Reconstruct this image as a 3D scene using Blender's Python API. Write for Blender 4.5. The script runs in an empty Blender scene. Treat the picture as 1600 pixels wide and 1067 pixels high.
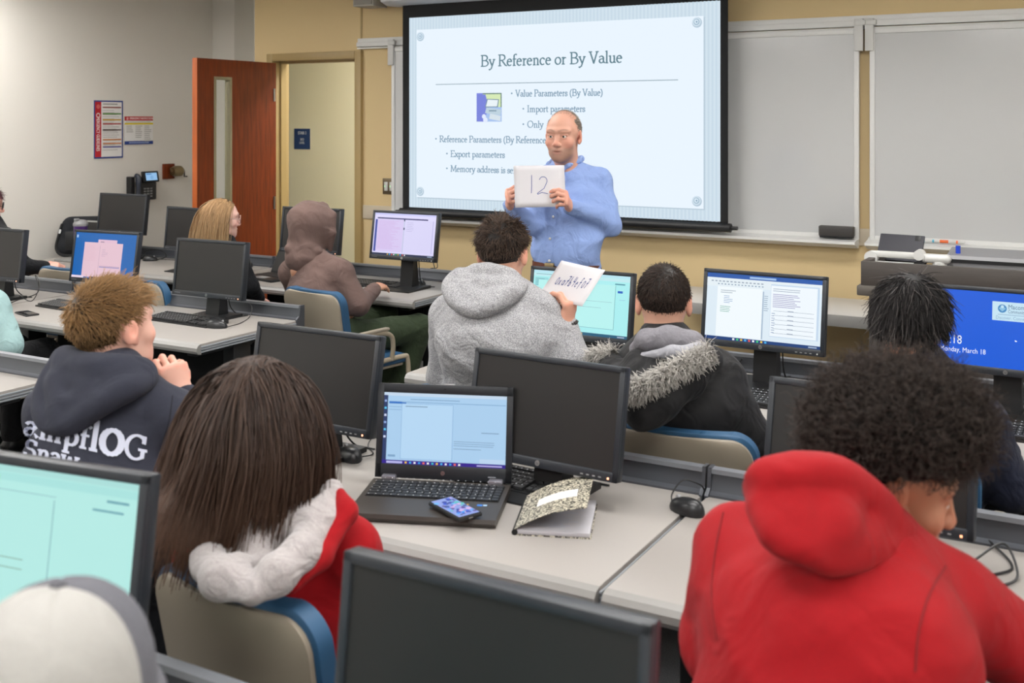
import bpy, bmesh, math, random
import numpy as np
from mathutils import Vector, Matrix, Euler
R = math.radians
random.seed(7); rng = np.random.default_rng(7)
SC = bpy.context.scene
COL = SC.collection
def lin(c):
    if isinstance(c, str):
        c = [int(c[i:i+2], 16)/255 for i in (0, 2, 4)]
    return tuple(x/12.92 if x <= .04045 else ((x+.055)/1.055)**2.4 for x in c[:3]) + (1.0,)

# ------------------------------------------------------------------ camera, world, exposure
YAW = R(29.3); FPX = 1700.0; HZ = 188.0; EYE = 1.75
cam_d = bpy.data.cameras.new('camera'); cam = bpy.data.objects.new('camera', cam_d); COL.objects.link(cam)
cam.location = (0, 0, EYE); cam.rotation_euler = (R(90), 0, YAW)
cam_d.sensor_width = 36; cam_d.lens = FPX/1600*36; cam_d.shift_y = -(533.5-HZ)/1600
cam_d.clip_start = .05
cam_d.dof.use_dof = True; cam_d.dof.focus_distance = 4.6; cam_d.dof.aperture_fstop = 4.5
SC.camera = cam
w = bpy.data.worlds.new('world'); SC.world = w; w.use_nodes = True
w.node_tree.nodes['Background'].inputs[0].default_value = (.9, .92, 1, 1)
w.node_tree.nodes['Background'].inputs[1].default_value = .15
SC.view_settings.view_transform = 'Standard'; SC.view_settings.look = 'None'
SC.view_settings.gamma = 1; SC.view_settings.use_curve_mapping = False
SC.view_settings.exposure = 0.0
SC.cycles.max_bounces = 6; SC.cycles.diffuse_bounces = 4
LAMP = 16.0          # strength of the ceiling panels
FWD = np.array([-math.sin(YAW), math.cos(YAW), 0]); RGT = np.array([math.cos(YAW), math.sin(YAW), 0])
def at(px, py, d=None, z=None, y=None, x=None):
    """the point of the room seen at a pixel of the photograph, at a depth or on a plane"""
    r = FWD + RGT*(px-800)/FPX + np.array([0, 0, 1])*(HZ-py)/FPX
    if z is not None: d = (z-EYE)/r[2]
    if y is not None: d = y/r[1]
    if x is not None: d = x/r[0]
    return np.array([0, 0, EYE]) + r*d

# ------------------------------------------------------------------ materials
def new_mat(name):
    m = bpy.data.materials.new(name); m.use_nodes = True
    return m, m.node_tree, m.node_tree.nodes['Principled BSDF']
def node(nt, typ, **kw):
    n = nt.nodes.new(typ)
    for k, v in kw.items():
        if k in n.inputs: n.inputs[k].default_value = v
        else: setattr(n, k, v)
    return n
def mat(name, col, rough=.5, metal=0, spec=.5, mott=0, mscale=8, bump=0, bscale=200, stretch=None, coat=0, sheen=0, col2=None):
    """plain surface: colour with optional mottling towards col2 and optional fine relief"""
    m, nt, b = new_mat(name)
    b.inputs['Base Color'].default_value = lin(col); b.inputs['Roughness'].default_value = rough
    b.inputs['Metallic'].default_value = metal; b.inputs['Specular IOR Level'].default_value = spec
    if coat: b.inputs['Coat Weight'].default_value = coat
    if sheen: b.inputs['Sheen Weight'].default_value = sheen; b.inputs['Sheen Roughness'].default_value = .5
    if mott or bump:
        tc = node(nt, 'ShaderNodeTexCoord'); src = tc.outputs['Object']
        if stretch:
            mp = node(nt, 'ShaderNodeMapping'); mp.inputs['Scale'].default_value = stretch
            nt.links.new(src, mp.inputs[0]); src = mp.outputs[0]
    if mott:
        n = node(nt, 'ShaderNodeTexNoise', Scale=mscale, Detail=5.0); nt.links.new(src, n.inputs['Vector'])
        mr = node(nt, 'ShaderNodeMapRange'); mr.inputs['From Min'].default_value = .5-.25; mr.inputs['From Max'].default_value = .5+.25
        nt.links.new(n.outputs[0], mr.inputs[0])
        mx = node(nt, 'ShaderNodeMix', data_type='RGBA')
        a = lin(col); c2 = lin(col2) if col2 else tuple(x*(1-mott) for x in a[:3])+(1,)
        mx.inputs[6].default_value = a; mx.inputs[7].default_value = c2
        nt.links.new(mr.outputs[0], mx.inputs[0]); nt.links.new(mx.outputs[2], b.inputs['Base Color'])
    if bump:
        n2 = node(nt, 'ShaderNodeTexNoise', Scale=bscale, Detail=3.0); nt.links.new(src, n2.inputs['Vector'])
        bp = node(nt, 'ShaderNodeBump'); bp.inputs['Strength'].default_value = bump; bp.inputs['Distance'].default_value = .004
        nt.links.new(n2.outputs[0], bp.inputs['Height']); nt.links.new(bp.outputs[0], b.inputs['Normal'])
    return m
def attr_mat(name, rough=.6, emit=0, spec=.4, sss=0, bump=0, bscale=300, aniso=0):
    """surface whose own colour is stored per face / per vertex (print, skin, hair, screens)"""
    m, nt, b = new_mat(name)
    a = node(nt, 'ShaderNodeAttribute', attribute_name='Col')
    b.inputs['Roughness'].default_value = rough; b.inputs['Specular IOR Level'].default_value = spec
    if emit:
        b.inputs['Base Color'].default_value = (.01, .01, .01, 1)
        nt.links.new(a.outputs[0], b.inputs['Emission Color']); b.inputs['Emission Strength'].default_value = emit
    else: nt.links.new(a.outputs[0], b.inputs['Base Color'])
    if sss:
        b.inputs['Subsurface Weight'].default_value = sss; b.inputs['Subsurface Radius'].default_value = (.012, .005, .003)
        b.inputs['Subsurface Scale'].default_value = 1.0
    if bump:
        tc = node(nt, 'ShaderNodeTexCoord'); n2 = node(nt, 'ShaderNodeTexNoise', Scale=bscale, Detail=3.0)
        nt.links.new(tc.outputs['Object'], n2.inputs['Vector'])
        bp = node(nt, 'ShaderNodeBump'); bp.inputs['Strength'].default_value = bump; bp.inputs['Distance'].default_value = .003
        nt.links.new(n2.outputs[0], bp.inputs['Height']); nt.links.new(bp.outputs[0], b.inputs['Normal'])
    return m
def cloth(name, col, col2=None, scale=900, rough=.9, sheen=.04, amount=.25, wr=.5, wscale=14):
    """woven or knitted cloth: fine flecks and soft creases"""
    m, nt, b = new_mat(name)
    b.inputs['Roughness'].default_value = rough; b.inputs['Specular IOR Level'].default_value = .2
    b.inputs['Sheen Weight'].default_value = sheen; b.inputs['Sheen Roughness'].default_value = .6
    tc = node(nt, 'ShaderNodeTexCoord'); src = tc.outputs['Object']
    n = node(nt, 'ShaderNodeTexNoise', Scale=scale, Detail=2.0); nt.links.new(src, n.inputs['Vector'])
    mr = node(nt, 'ShaderNodeMapRange'); mr.inputs['From Min'].default_value = .35; mr.inputs['From Max'].default_value = .65
    nt.links.new(n.outputs[0], mr.inputs[0])
    mx = node(nt, 'ShaderNodeMix', data_type='RGBA'); a = lin(col)
    mx.inputs[6].default_value = a; mx.inputs[7].default_value = lin(col2) if col2 else tuple(x*(1-amount) for x in a[:3])+(1,)
    nt.links.new(mr.outputs[0], mx.inputs[0]); nt.links.new(mx.outputs[2], b.inputs['Base Color'])
    n2 = node(nt, 'ShaderNodeTexNoise', Scale=wscale, Detail=2.0, Distortion=1.2); nt.links.new(src, n2.inputs['Vector'])
    bp = node(nt, 'ShaderNodeBump'); bp.inputs['Strength'].default_value = wr; bp.inputs['Distance'].default_value = .03
    nt.links.new(n2.outputs[0], bp.inputs['Height'])
    bp2 = node(nt, 'ShaderNodeBump'); bp2.inputs['Strength'].default_value = .25; bp2.inputs['Distance'].default_value = .002
    nt.links.new(n.outputs[0], bp2.inputs['Height']); nt.links.new(bp.outputs[0], bp2.inputs['Normal'])
    nt.links.new(bp2.outputs[0], b.inputs['Normal'])
    return m

# ------------------------------------------------------------------ objects
def clean(n): return n
def tag(o, label=None, cat=None, group=None, kind=None):
    if label: o['label'] = label
    if cat: o['category'] = cat
    if group: o['group'] = group
    if kind: o['kind'] = kind
    return o
def thing(name, label, cat, loc=(0, 0, 0), rz=0, group=None):
    o = bpy.data.objects.new(name, None); COL.objects.link(o); o.empty_display_size = .05
    o.location = tuple(loc); o.rotation_euler = (0, 0, rz)
    return tag(o, label, cat, group)
def mesh_obj(name, V, F, mats, parent=None, smooth=30, mi=None, col=None, colpt=None, world=False):
    me = bpy.data.meshes.new(name)
    V = np.asarray(V, dtype=np.float32).reshape(-1, 3)
    if isinstance(F, np.ndarray):
        n, k = F.shape
        me.vertices.add(len(V)); me.vertices.foreach_set('co', V.ravel())
        me.loops.add(n*k); me.loops.foreach_set('vertex_index', F.astype(np.int32).ravel())
        me.polygons.add(n); me.polygons.foreach_set('loop_start', np.arange(0, n*k, k, dtype=np.int32))
        me.update(calc_edges=True)
    else:
        me.from_pydata(V.tolist(), [], F)
    if not isinstance(mats, (list, tuple)): mats = [mats]
    for m in mats: me.materials.append(m)
    if mi is not None: me.polygons.foreach_set('material_index', np.asarray(mi, dtype=np.int32))
    if colpt is not None:
        a = me.color_attributes.new('Col', 'FLOAT_COLOR', 'POINT')
        c = np.ones((len(V), 4), np.float32); c[:, :3] = colpt; a.data.foreach_set('color', c.ravel())
    if col is not None:
        a = me.color_attributes.new('Col', 'FLOAT_COLOR', 'CORNER')
        cc = np.concatenate([np.repeat(np.array([list(col[i][:3])+[1.]]), len(p.vertices), 0) for i, p in enumerate(me.polygons)]).astype(np.float32)
        a.data.foreach_set('color', cc.ravel())
    me.update()
    if smooth:
        me.polygons.foreach_set('use_smooth', np.ones(len(me.polygons), bool))
        if smooth < 180: me.set_sharp_from_angle(angle=R(smooth))
    o = bpy.data.objects.new(name, me); COL.objects.link(o)
    if parent is not None:
        o.parent = parent
        if world: o.matrix_parent_inverse = parent_matrix(parent).inverted()
    return o
def parent_matrix(p):
    m = Matrix.LocRotScale(p.location, p.rotation_euler, p.scale)
    return (parent_matrix(p.parent) @ m) if p.parent else m

class MB:
    def __init__(s): s.V = []; s.F = []; s.mi = []; s.n = 0
    def add(s, V, F, m=0, M=None):
        V = [tuple(M @ Vector(v)) for v in V] if M is not None else [tuple(v) for v in V]
        b = len(s.V); s.V += V; s.F += [[i+b for i in f] for f in F]; s.mi += [m]*len(F); return s
    def box(s, c, d, bev=0, m=0, M=None, rot=None):
        """box of size d centred at c; bev chamfers all edges"""
        bm = bmesh.new(); bmesh.ops.create_cube(bm, size=1)
        bmesh.ops.scale(bm, vec=d, verts=bm.verts)
        if bev: bmesh.ops.bevel(bm, geom=bm.edges[:], offset=min(bev, min(d)*.45), segments=2, affect='EDGES', profile=.5)
        T = Matrix.Translation(c) @ (Euler(rot).to_matrix().to_4x4() if rot else Matrix.Identity(4))
        if M is not None: T = M @ T
        bm.verts.index_update()
        s.add([v.co for v in bm.verts], [[v.index for v in f.verts] for f in bm.faces], m, T); bm.free(); return s
    def b2(s, x0, x1, y0, y1, z0, z1, bev=0, m=0, M=None):
        return s.box(((x0+x1)/2, (y0+y1)/2, (z0+z1)/2), (x1-x0, y1-y0, z1-z0), bev, m, M)
    def tube(s, pts, r, n=8, m=0, M=None, closed=False, cap=True):
        pts = [Vector(p) for p in pts]; N = len(pts); rs = r if isinstance(r, (list, tuple)) else [r]*N
        V = []; F = []; up = None
        for i, p in enumerate(pts):
            a = pts[i-1] if (i or closed) else p; b = pts[(i+1) % N] if (i < N-1 or closed) else p
            t = (b-a).normalized()
            if up is None: up = t.orthogonal().normalized()
            up = (up - t*up.dot(t)); up = up.normalized() if up.length > 1e-6 else t.orthogonal().normalized()
            q = t.cross(up)
            V += [p + (up*math.cos(2*math.pi*k/n) + q*math.sin(2*math.pi*k/n))*rs[i] for k in range(n)]
        for i in range(N if closed else N-1):
            j = (i+1) % N
            for k in range(n): F.append([i*n+k, i*n+(k+1) % n, j*n+(k+1) % n, j*n+k])
        if cap and not closed: F += [list(range(n))[::-1], [(N-1)*n+k for k in range(n)]]
        return s.add(V, F, m, M)
    def prism(s, poly, a, b, axis='x', m=0, M=None):
        """extrude a closed 2D outline from a to b along an axis"""
        n = len(poly)
        def P(u, v, w): return {'x': (w, u, v), 'y': (u, w, v), 'z': (u, v, w)}[axis]
        V = [P(u, v, a) for u, v in poly]+[P(u, v, b) for u, v in poly]
        F = [[i, (i+1) % n, n+(i+1) % n, n+i] for i in range(n)]+[list(range(n))[::-1], [n+i for i in range(n)]]
        return s.add(V, F, m, M)
    def lathe(s, prof, c=(0, 0, 0), n=20, m=0, M=None):
        V = []; F = []; k = len(prof)
        for i in range(n):
            a = 2*math.pi*i/n
            V += [(c[0]+r*math.cos(a), c[1]+r*math.sin(a), c[2]+z) for r, z in prof]
        for i in range(n):
            for j in range(k-1):
                q = (i+1) % n; F.append([i*k+j, q*k+j, q*k+j+1, i*k+j+1])
        F += [[i*k for i in range(n)][::-1], [i*k+k-1 for i in range(n)]]
        return s.add(V, F, m, M)
    def build(s, name, mats, parent=None, smooth=30, world=False):
        V = np.array([tuple(v) for v in s.V])
        o = mesh_obj(name, V, s.F, mats, parent, smooth, s.mi, world=world)
        bm = bmesh.new(); bm.from_mesh(o.data); bmesh.ops.recalc_face_normals(bm, faces=bm.faces[:]); bm.to_mesh(o.data); bm.free()
        return o
def struct(name, mb, m): return tag(mb.build(name, m), kind='structure')
def curve_pts(pts, n=8):
    """smooth path through points (Catmull-Rom)"""
    P = [np.array(p, float) for p in pts]; P = [2*P[0]-P[1]]+P+[2*P[-1]-P[-2]]; out = []
    for i in range(1, len(P)-2):
        for k in range(n):
            t = k/n; a, b, c, d = P[i-1:i+3]
            out.append(.5*((2*b)+(c-a)*t+(2*a-5*b+4*c-d)*t*t+(3*b-a-3*c+d)*t**3))
    return out+[P[-2]]
def dup(root, loc, rz=None, label=None):
    r = root.copy(); COL.objects.link(r); r.location = tuple(loc)
    if rz is not None: r.rotation_euler = (0, 0, rz)
    if label: r['label'] = label
    for ch in list(root.children):
        c = ch.copy(); COL.objects.link(c); c.parent = r
        for g in list(ch.children):
            d = g.copy(); COL.objects.link(d); d.parent = c
    return r

# ------------------------------------------------------------------ flat print (screens, signs, paper): coloured faces in the local xy plane
def arc(cx, cy, rx, ry, a0, a1, n=10):
    return [(cx+rx*math.cos(R(a0+(a1-a0)*i/n)), cy+ry*math.sin(R(a0+(a1-a0)*i/n))) for i in range(n+1)]
X = .60
SERIF = {   # strokes of a book face; 's' lines are serifs
 'B': (.66, [[(.14, 0), (.14, 1)], [(.03, 1), (.3, 1)]+arc(.32, .76, .22, .24, 90, -90)+[(.14, .52)], [(.32, .52)]+arc(.34, .26, .26, .26, 90, -90)+[(.03, 0)]]),
 'R': (.68, [[(.14, 0), (.14, 1)], [(.03, 0), (.25, 0)], [(.03, 1), (.3, 1)]+arc(.32, .75, .22, .25, 90, -90)+[(.14, .5)], [(.3, .5), (.58, .04), (.7, 0)]]),
 'V': (.70, [[(.1, 1), (.36, 0), (.6, 1)], [(0, 1), (.22, 1)], [(.5, 1), (.7, 1)]]),
 'P': (.58, [[(.14, 0), (.14, 1)], [(.03, 0), (.25, 0)], [(.03, 1), (.3, 1)]+arc(.32, .74, .22, .26, 90, -90)+[(.14, .48)]]),
 'I': (.32, [[(.15, 0), (.15, 1)], [(.04, 0), (.26, 0)], [(.04, 1), (.26, 1)]]),
 'O': (.80, [arc(.39, .5, .34, .51, 0, 360, 24)]),
 'E': (.62, [[(.14, 0), (.14, 1)], [(.54, .86), (.54, 1), (.03, 1)], [(.14, .52), (.42, .52)], [(.03, 0), (.56, 0), (.58, .16)]]),
 'M': (.90, [[(.12, 0), (.16, 1), (.45, .1), (.74, 1), (.78, 0)], [(.02, 0), (.22, 0)], [(.66, 0), (.9, 0)], [(.04, 1), (.18, 1)], [(.72, 1), (.86, 1)]]),
 'G': (.78, [[(.64, .8), (.62, .93)]+arc(.4, .5, .34, .5, 55, 305, 20)+[(.64, .12), (.64, .42)], [(.5, .42), (.76, .42)], [(.64, .72), (.64, .98)]]),
 'S': (.52, [[(.42, .78), (.42, .94)]+arc(.25, .76, .17, .24, 60, 250, 10)+arc(.24, .26, .2, .27, 70, -130, 10)+[(.06, .1), (.06, .26)]]),
 'a': (.46, [arc(.2, .42, .15, .18, 150, 0, 6)+[(.35, .1), (.44, .02)], [(.35, .36)]+arc(.2, .18, .14, .17, 90, 330, 8)]),
 'c': (.44, [[(.38, .48)]+arc(.23, .3, .18, .3, 60, 310, 12)]),
 'd': (.52, [[(.4, 0), (.4, 1.02), (.3, 1)], arc(.22, .3, .18, .3, 40, 320, 12), [(.4, .02), (.5, .03)]]),
 'e': (.44, [[(.06, .36), (.38, .36)]+arc(.22, .34, .16, .26, 5, 180, 8)+arc(.23, .3, .18, .3, 180, 310, 8)]),
 'f': (.32, [[(.14, 0), (.14, .8)]+arc(.26, .82, .12, .2, 180, 50, 6), [(.04, .58), (.3, .58)], [(.05, 0), (.25, 0)]]),
 'i': (.25, [[(.13, 0), (.13, .6), (.04, .56)], [(.04, 0), (.22, 0)], [(.12, .82), (.15, .88)]]),
 'l': (.25, [[(.13, 0), (.13, 1.03), (.04, .99)], [(.04, 0), (.22, 0)]]),
 'm': (.82, [[(.14, 0), (.14, .6), (.04, .56)], [(.14, .42)]+arc(.28, .44, .12, .16, 150, 0, 6)+[(.4, 0)], [(.4, .42)]+arc(.55, .44, .12, .16, 150, 0, 6)+[(.67, 0)], [(.05, 0), (.23, 0)], [(.32, 0), (.48, 0)], [(.59, 0), (.76, 0)]]),
 'n': (.54, [[(.14, 0), (.14, .6), (.04, .56)], [(.14, .42)]+arc(.28, .44, .13, .16, 150, 0, 6)+[(.41, 0)], [(.05, 0), (.23, 0)], [(.33, 0), (.5, 0)]]),
 'o': (.50, [arc(.25, .3, .2, .31, 0, 360, 18)]),
 'p': (.52, [[(.13, -.35), (.13, .6), (.03, .56)], arc(.27, .3, .19, .3, 150, -150, 12), [(.04, -.35), (.24, -.35)]]),
 'r': (.36, [[(.14, 0), (.14, .6), (.04, .56)], [(.14, .4), (.24, .57), (.34, .56)], [(.05, 0), (.24, 0)]]),
 's': (.36, [[(.3, .44), (.28, .57)]+arc(.18, .45, .12, .15, 60, 250, 8)+arc(.17, .15, .14, .16, 70, -130, 8)+[(.05, .16)]]),
 't': (.32, [[(.14, .78), (.14, .12)]+arc(.23, .12, .09, .12, 180, 310, 5), [(.03, .58), (.3, .58)]]),
 'u': (.54, [[(.03, .58), (.13, .6), (.13, .16)]+arc(.26, .17, .13, .17, 180, 330, 6), [(.32, .58), (.41, .6), (.41, .03), (.51, .02)]]),
 'w': (.72, [[(.07, .6), (.2, 0), (.35, .55), (.5, 0), (.65, .6)], [(0, .6), (.16, .6)], [(.56, .6), (.72, .6)]]),
 'x': (.48, [[(.06, .6), (.42, 0)], [(.42, .6), (.06, 0)], [(0, .6), (.16, .6)], [(.3, 0), (.48, 0)], [(.32, .6), (.48, .6)], [(0, 0), (.16, 0)]]),
 'y': (.48, [[(.06, .6), (.25, .05)], [(.43, .6), (.2, -.22), (.08, -.34), (.02, -.3)], [(0, .6), (.16, .6)], [(.34, .6), (.5, .6)]]),
 '(': (.34, [arc(.42, .36, .32, .66, 115, 245, 10)]), ')': (.34, [arc(-.1, .36, .32, .66, 65, -65, 10)]), ' ': (.26, []),
 '*': (.4, [[(.06, .5), (.24, .5)], [(.15, .41), (.15, .59)], [(.09, .44), (.21, .56)], [(.09, .56), (.21, .44)]]),
}
_txt = {}
def sans(s):
    if s not in _txt:
        cu = bpy.data.curves.new('t', 'FONT'); cu.body = s; cu.resolution_u = 2
        o = bpy.data.objects.new('t', cu); COL.objects.link(o)
        dg = bpy.context.evaluated_depsgraph_get(); me = bpy.data.meshes.new_from_object(o.evaluated_get(dg))
        _txt[s] = ([tuple(v.co[:2]) for v in me.vertices], [list(p.vertices) for p in me.polygons])
        bpy.data.objects.remove(o); bpy.data.curves.remove(cu); bpy.data.meshes.remove(me)
    return _txt[s]
class Print:
    def __init__(s): s.V = []; s.F = []; s.c = []; s.z = 0.; s.dz = .00012; s.warp = None
    def add(s, P, F, col, step=True):
        if step: s.z += s.dz
        b = len(s.V); s.V += [(p[0], p[1], s.z) for p in P]; s.F += [[i+b for i in f] for f in F]; s.c += [lin(col)]*len(F)
    def rect(s, x, y, w_, h, col): s.add([(x, y), (x+w_, y), (x+w_, y+h), (x, y+h)], [[0, 1, 2, 3]], col)
    def grid(s, x, y, w_, h, col, n=12, m=8):
        s.add([(x+w_*i/n, y+h*j/m) for j in range(m+1) for i in range(n+1)], [[j*(n+1)+i, j*(n+1)+i+1, (j+1)*(n+1)+i+1, (j+1)*(n+1)+i] for j in range(m) for i in range(n)], col)
    def poly(s, pts, col): s.add(pts, [list(range(len(pts)))], col)
    def disc(s, x, y, r, col, n=20): s.poly([(x+r*math.cos(2*math.pi*i/n), y+r*math.sin(2*math.pi*i/n)) for i in range(n)], col)
    def stroke(s, pts, col, w_=.01, thin=None, pen=None, step=True):
        if step: s.z += s.dz
        P = [np.array(p, float) for p in pts]
        for a, b in zip(P[:-1], P[1:]):
            d = b-a; L = np.hypot(*d)
            if L < 1e-9: continue
            d /= L; n_ = np.array([-d[1], d[0]])
            h = w_/2 if thin is None else (thin+(w_-thin)*abs(d[0]*math.sin(R(pen or 15))-d[1]*math.cos(R(pen or 15))))/2
            e = d*h*.5; q = [a-e+n_*h, a-e-n_*h, b+e-n_*h, b+e+n_*h]
            s.add(q, [[0, 1, 2, 3]], col, False)
    def serif(s, txt, x, y, h, col, sx=1, wt=.10, thin=.04, slant=0, track=0, rot=0, step=True):
        s.z += s.dz; ox = 0
        c_, s_ = math.cos(rot), math.sin(rot)
        for ch in txt:
            adv, st = SERIF[ch]
            for line in st:
                pts = []
                for u, v in line:
                    U, W_ = (ox+u*sx+v*slant)*h, v*h
                    pts.append((x+U*c_-W_*s_, y+U*s_+W_*c_))
                s.stroke(pts, col, wt*h, thin*h, step=False)
            ox += (adv+track)*sx
        return ox*h
    def sans(s, txt, x, y, h, col, sx=1, rot=0, align='l', bold=0):
        V, F = sans(txt); W_ = max([v[0] for v in V] or [0])
        off = {'l': 0, 'c': -W_/2, 'r': -W_}[align]; c_, s_ = math.cos(rot), math.sin(rot); k = h/.72
        for db in ([0] if not bold else [-bold, 0, bold]):
            s.add([(x+((v[0]+off)*sx+db)*k*c_-v[1]*k*s_, y+((v[0]+off)*sx+db)*k*s_+v[1]*k*c_) for v in V], F, col)
    def lines(s, x, y, w_, n, gap, h, col, ragged=.5, seed=0):
        """n thin bars standing for lines of text too small to read in the photograph"""
        r = random.Random(seed)
        for i in range(n): s.rect(x, y-i*gap, w_*(1-ragged*r.random()), h, col)
    def build(s, name, m, parent=None, M=None, world=False):
        V = np.array(s.V)
        if s.warp: V = np.array([s.warp(*v) for v in V])
        if M is not None: V = np.array([tuple(M @ Vector(v)) for v in V])
        return mesh_obj(name, V, s.F, m, parent, 0, col=s.c, world=world)

# ------------------------------------------------------------------ organic shapes: smooth unions of tapered capsules and ellipsoids, meshed by surface nets
def _n(v): v = np.asarray(v, float); return v/np.linalg.norm(v)
class Blob:
    def __init__(s, vox=.01): s.ops = []; s.vox = vox; s.noise = []
    def cone(s, a, b, ra, rb, k=.03, u=None, sub=False):
        """tapered limb from a to b; radii are numbers or (across, deep) pairs, 'across' measured along u"""
        ra = ra if isinstance(ra, (tuple, list)) else (ra, ra); rb = rb if isinstance(rb, (tuple, list)) else (rb, rb)
        s.ops.append(('c', np.asarray(a, float), np.asarray(b, float), ra, rb, k, None if u is None else _n(u), sub)); return s
    def path(s, pts, rs, k=.02, u=None):
        for i in range(len(pts)-1): s.cone(pts[i], pts[i+1], rs[i], rs[i+1], k, u)
        return s
    def ell(s, c, r, k=.03, rot=None, sub=False):
        M = np.eye(3) if rot is None else np.array(Euler(rot).to_matrix())
        s.ops.append(('e', np.asarray(c, float), np.asarray(r if isinstance(r, (tuple, list)) else (r, r, r), float), M, None, k, None, sub)); return s
    def bbox(s):
        lo = []; hi = []
        for o in s.ops:
            if o[7]: continue
            if o[0] == 'c':
                r = max(max(o[3]), max(o[4])); lo.append(np.minimum(o[1], o[2])-r); hi.append(np.maximum(o[1], o[2])+r)
            else: r = max(o[2]); lo.append(o[1]-r); hi.append(o[1]+r)
        return np.min(lo, 0), np.max(hi, 0)
    def field(s):
        lo, hi = s.bbox(); pad = 4*s.vox+.012; lo = lo-pad; hi = hi+pad; v = s.vox
        dim = np.ceil((hi-lo)/v).astype(int)+1
        F = np.full(dim, .5, np.float32); ax = [lo[i]+v*np.arange(dim[i]) for i in range(3)]
        for o in s.ops:
            k = o[5]; mg = k+3*v+.006
            if o[0] == 'c': r = max(max(o[3]), max(o[4])); l = np.minimum(o[1], o[2])-r-mg; h = np.maximum(o[1], o[2])+r+mg
            else: r = max(o[2]); l = o[1]-r-mg; h = o[1]+r+mg
            i0 = np.clip(np.floor((l-lo)/v).astype(int), 0, dim); i1 = np.clip(np.ceil((h-lo)/v).astype(int)+1, 0, dim)
            if np.any(i1 <= i0): continue
            sl = tuple(slice(i0[j], i1[j]) for j in range(3))
            x, y, z = np.meshgrid(*[ax[j][sl[j]] for j in range(3)], indexing='ij', sparse=True)
            if o[0] == 'c':
                a, b = o[1], o[2]; d = b-a; L2 = max(d@d, 1e-12)
                px, py, pz = x-a[0], y-a[1], z-a[2]
                t = np.clip((px*d[0]+py*d[1]+pz*d[2])/L2, 0, 1)
                qx, qy, qz = px-t*d[0], py-t*d[1], pz-t*d[2]
                w0 = o[3][0]+t*(o[4][0]-o[3][0])
                if o[6] is None: D = np.sqrt(qx*qx+qy*qy+qz*qz)-w0
                else:
                    u = o[6]; dp = o[3][1]+t*(o[4][1]-o[3][1]); dn = _n(d) if L2 > 1e-10 else np.array([0, 0, 1.])
                    vv = np.cross(dn, u); vv = _n(vv); uu = np.cross(vv, dn)
                    qu = qx*uu[0]+qy*uu[1]+qz*uu[2]; qv = qx*vv[0]+qy*vv[1]+qz*vv[2]; qa = qx*dn[0]+qy*dn[1]+qz*dn[2]
                    mn = np.minimum(w0, dp)
                    k0 = np.sqrt((qu/w0)**2+(qv/dp)**2+(qa/mn)**2); k1 = np.sqrt((qu/w0**2)**2+(qv/dp**2)**2+(qa/mn**2)**2)+1e-9
                    D = k0*(k0-1)/k1; D = np.where(k0 < .25, -mn*.75, D)
            else:
                px, py, pz = x-o[1][0], y-o[1][1], z-o[1][2]; M = o[3]; r = o[2]
                lx = px*M[0, 0]+py*M[1, 0]+pz*M[2, 0]; ly = px*M[0, 1]+py*M[1, 1]+pz*M[2, 1]; lz = px*M[0, 2]+py*M[1, 2]+pz*M[2, 2]
                k0 = np.sqrt((lx/r[0])**2+(ly/r[1])**2+(lz/r[2])**2); k1 = np.sqrt((lx/r[0]**2)**2+(ly/r[1]**2)**2+(lz/r[2]**2)**2)+1e-9
                D = k0*(k0-1)/k1; D = np.where(k0 < .25, -min(r)*.75, D)
            G = F[sl]
            if o[7]:
                D = -D; hh = np.maximum(k-np.abs(D-G), 0)/k
                F[sl] = np.maximum(D, G)+hh*hh*k*.25
            else:
                hh = np.maximum(k-np.abs(D-G), 0)/k
                F[sl] = np.minimum(D, G)-hh*hh*k*.25
        if s.noise:
            x, y, z = np.meshgrid(*ax, indexing='ij', sparse=True)
            for fn in s.noise: F = F+fn(x, y, z)
        return F.astype(np.float32), lo
    def mesh(s, relax=1):
        F, lo = s.field(); v = s.vox
        neg = F < 0; dx, dy, dz = F.shape
        c = np.zeros((dx-1, dy-1, dz-1), np.int8)
        offs = [(i, j, k) for i in (0, 1) for j in (0, 1) for k in (0, 1)]
        for i, j, k in offs: c += neg[i:dx-1+i, j:dy-1+j, k:dz-1+k]
        act = (c > 0) & (c < 8); idx = np.argwhere(act); ids = np.full(act.shape, -1, np.int32); ids[act] = np.arange(len(idx))
        val = {o: F[idx[:, 0]+o[0], idx[:, 1]+o[1], idx[:, 2]+o[2]] for o in offs}
        acc = np.zeros((len(idx), 3)); cnt = np.zeros(len(idx))
        for o in offs:
            for a in range(3):
                if o[a]: continue
                p = list(o); p[a] = 1; p = tuple(p); f0, f1 = val[o], val[p]; m = (f0 < 0) != (f1 < 0)
                t = np.where(m, f0/(f0-f1+1e-20), 0); pt = np.tile(np.array(o, float), (len(idx), 1)); pt[:, a] = t
                acc[m] += pt[m]; cnt[m] += 1
        V = lo+v*(idx+acc/np.maximum(cnt, 1)[:, None])
        Q = []
        for a in range(3):
            b, c2 = (a+1) % 3, (a+2) % 3
            n0 = [slice(None)]*3; n1 = [slice(None)]*3; n0[a] = slice(0, -1); n1[a] = slice(1, None)
            A, B = neg[tuple(n0)], neg[tuple(n1)]; E = np.argwhere(A != B)
            E = E[(E[:, b] > 0) & (E[:, c2] > 0) & (E[:, b] < F.shape[b]-1) & (E[:, c2] < F.shape[c2]-1)]
            if not len(E): continue
            q = []
            for ob, oc in ((-1, -1), (0, -1), (0, 0), (-1, 0)):
                e = E.copy(); e[:, b] += ob; e[:, c2] += oc; q.append(ids[e[:, 0], e[:, 1], e[:, 2]])
            q = np.stack(q, 1); fl = ~A[E[:, 0], E[:, 1], E[:, 2]]; q[fl] = q[fl][:, ::-1]; Q.append(q)
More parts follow.
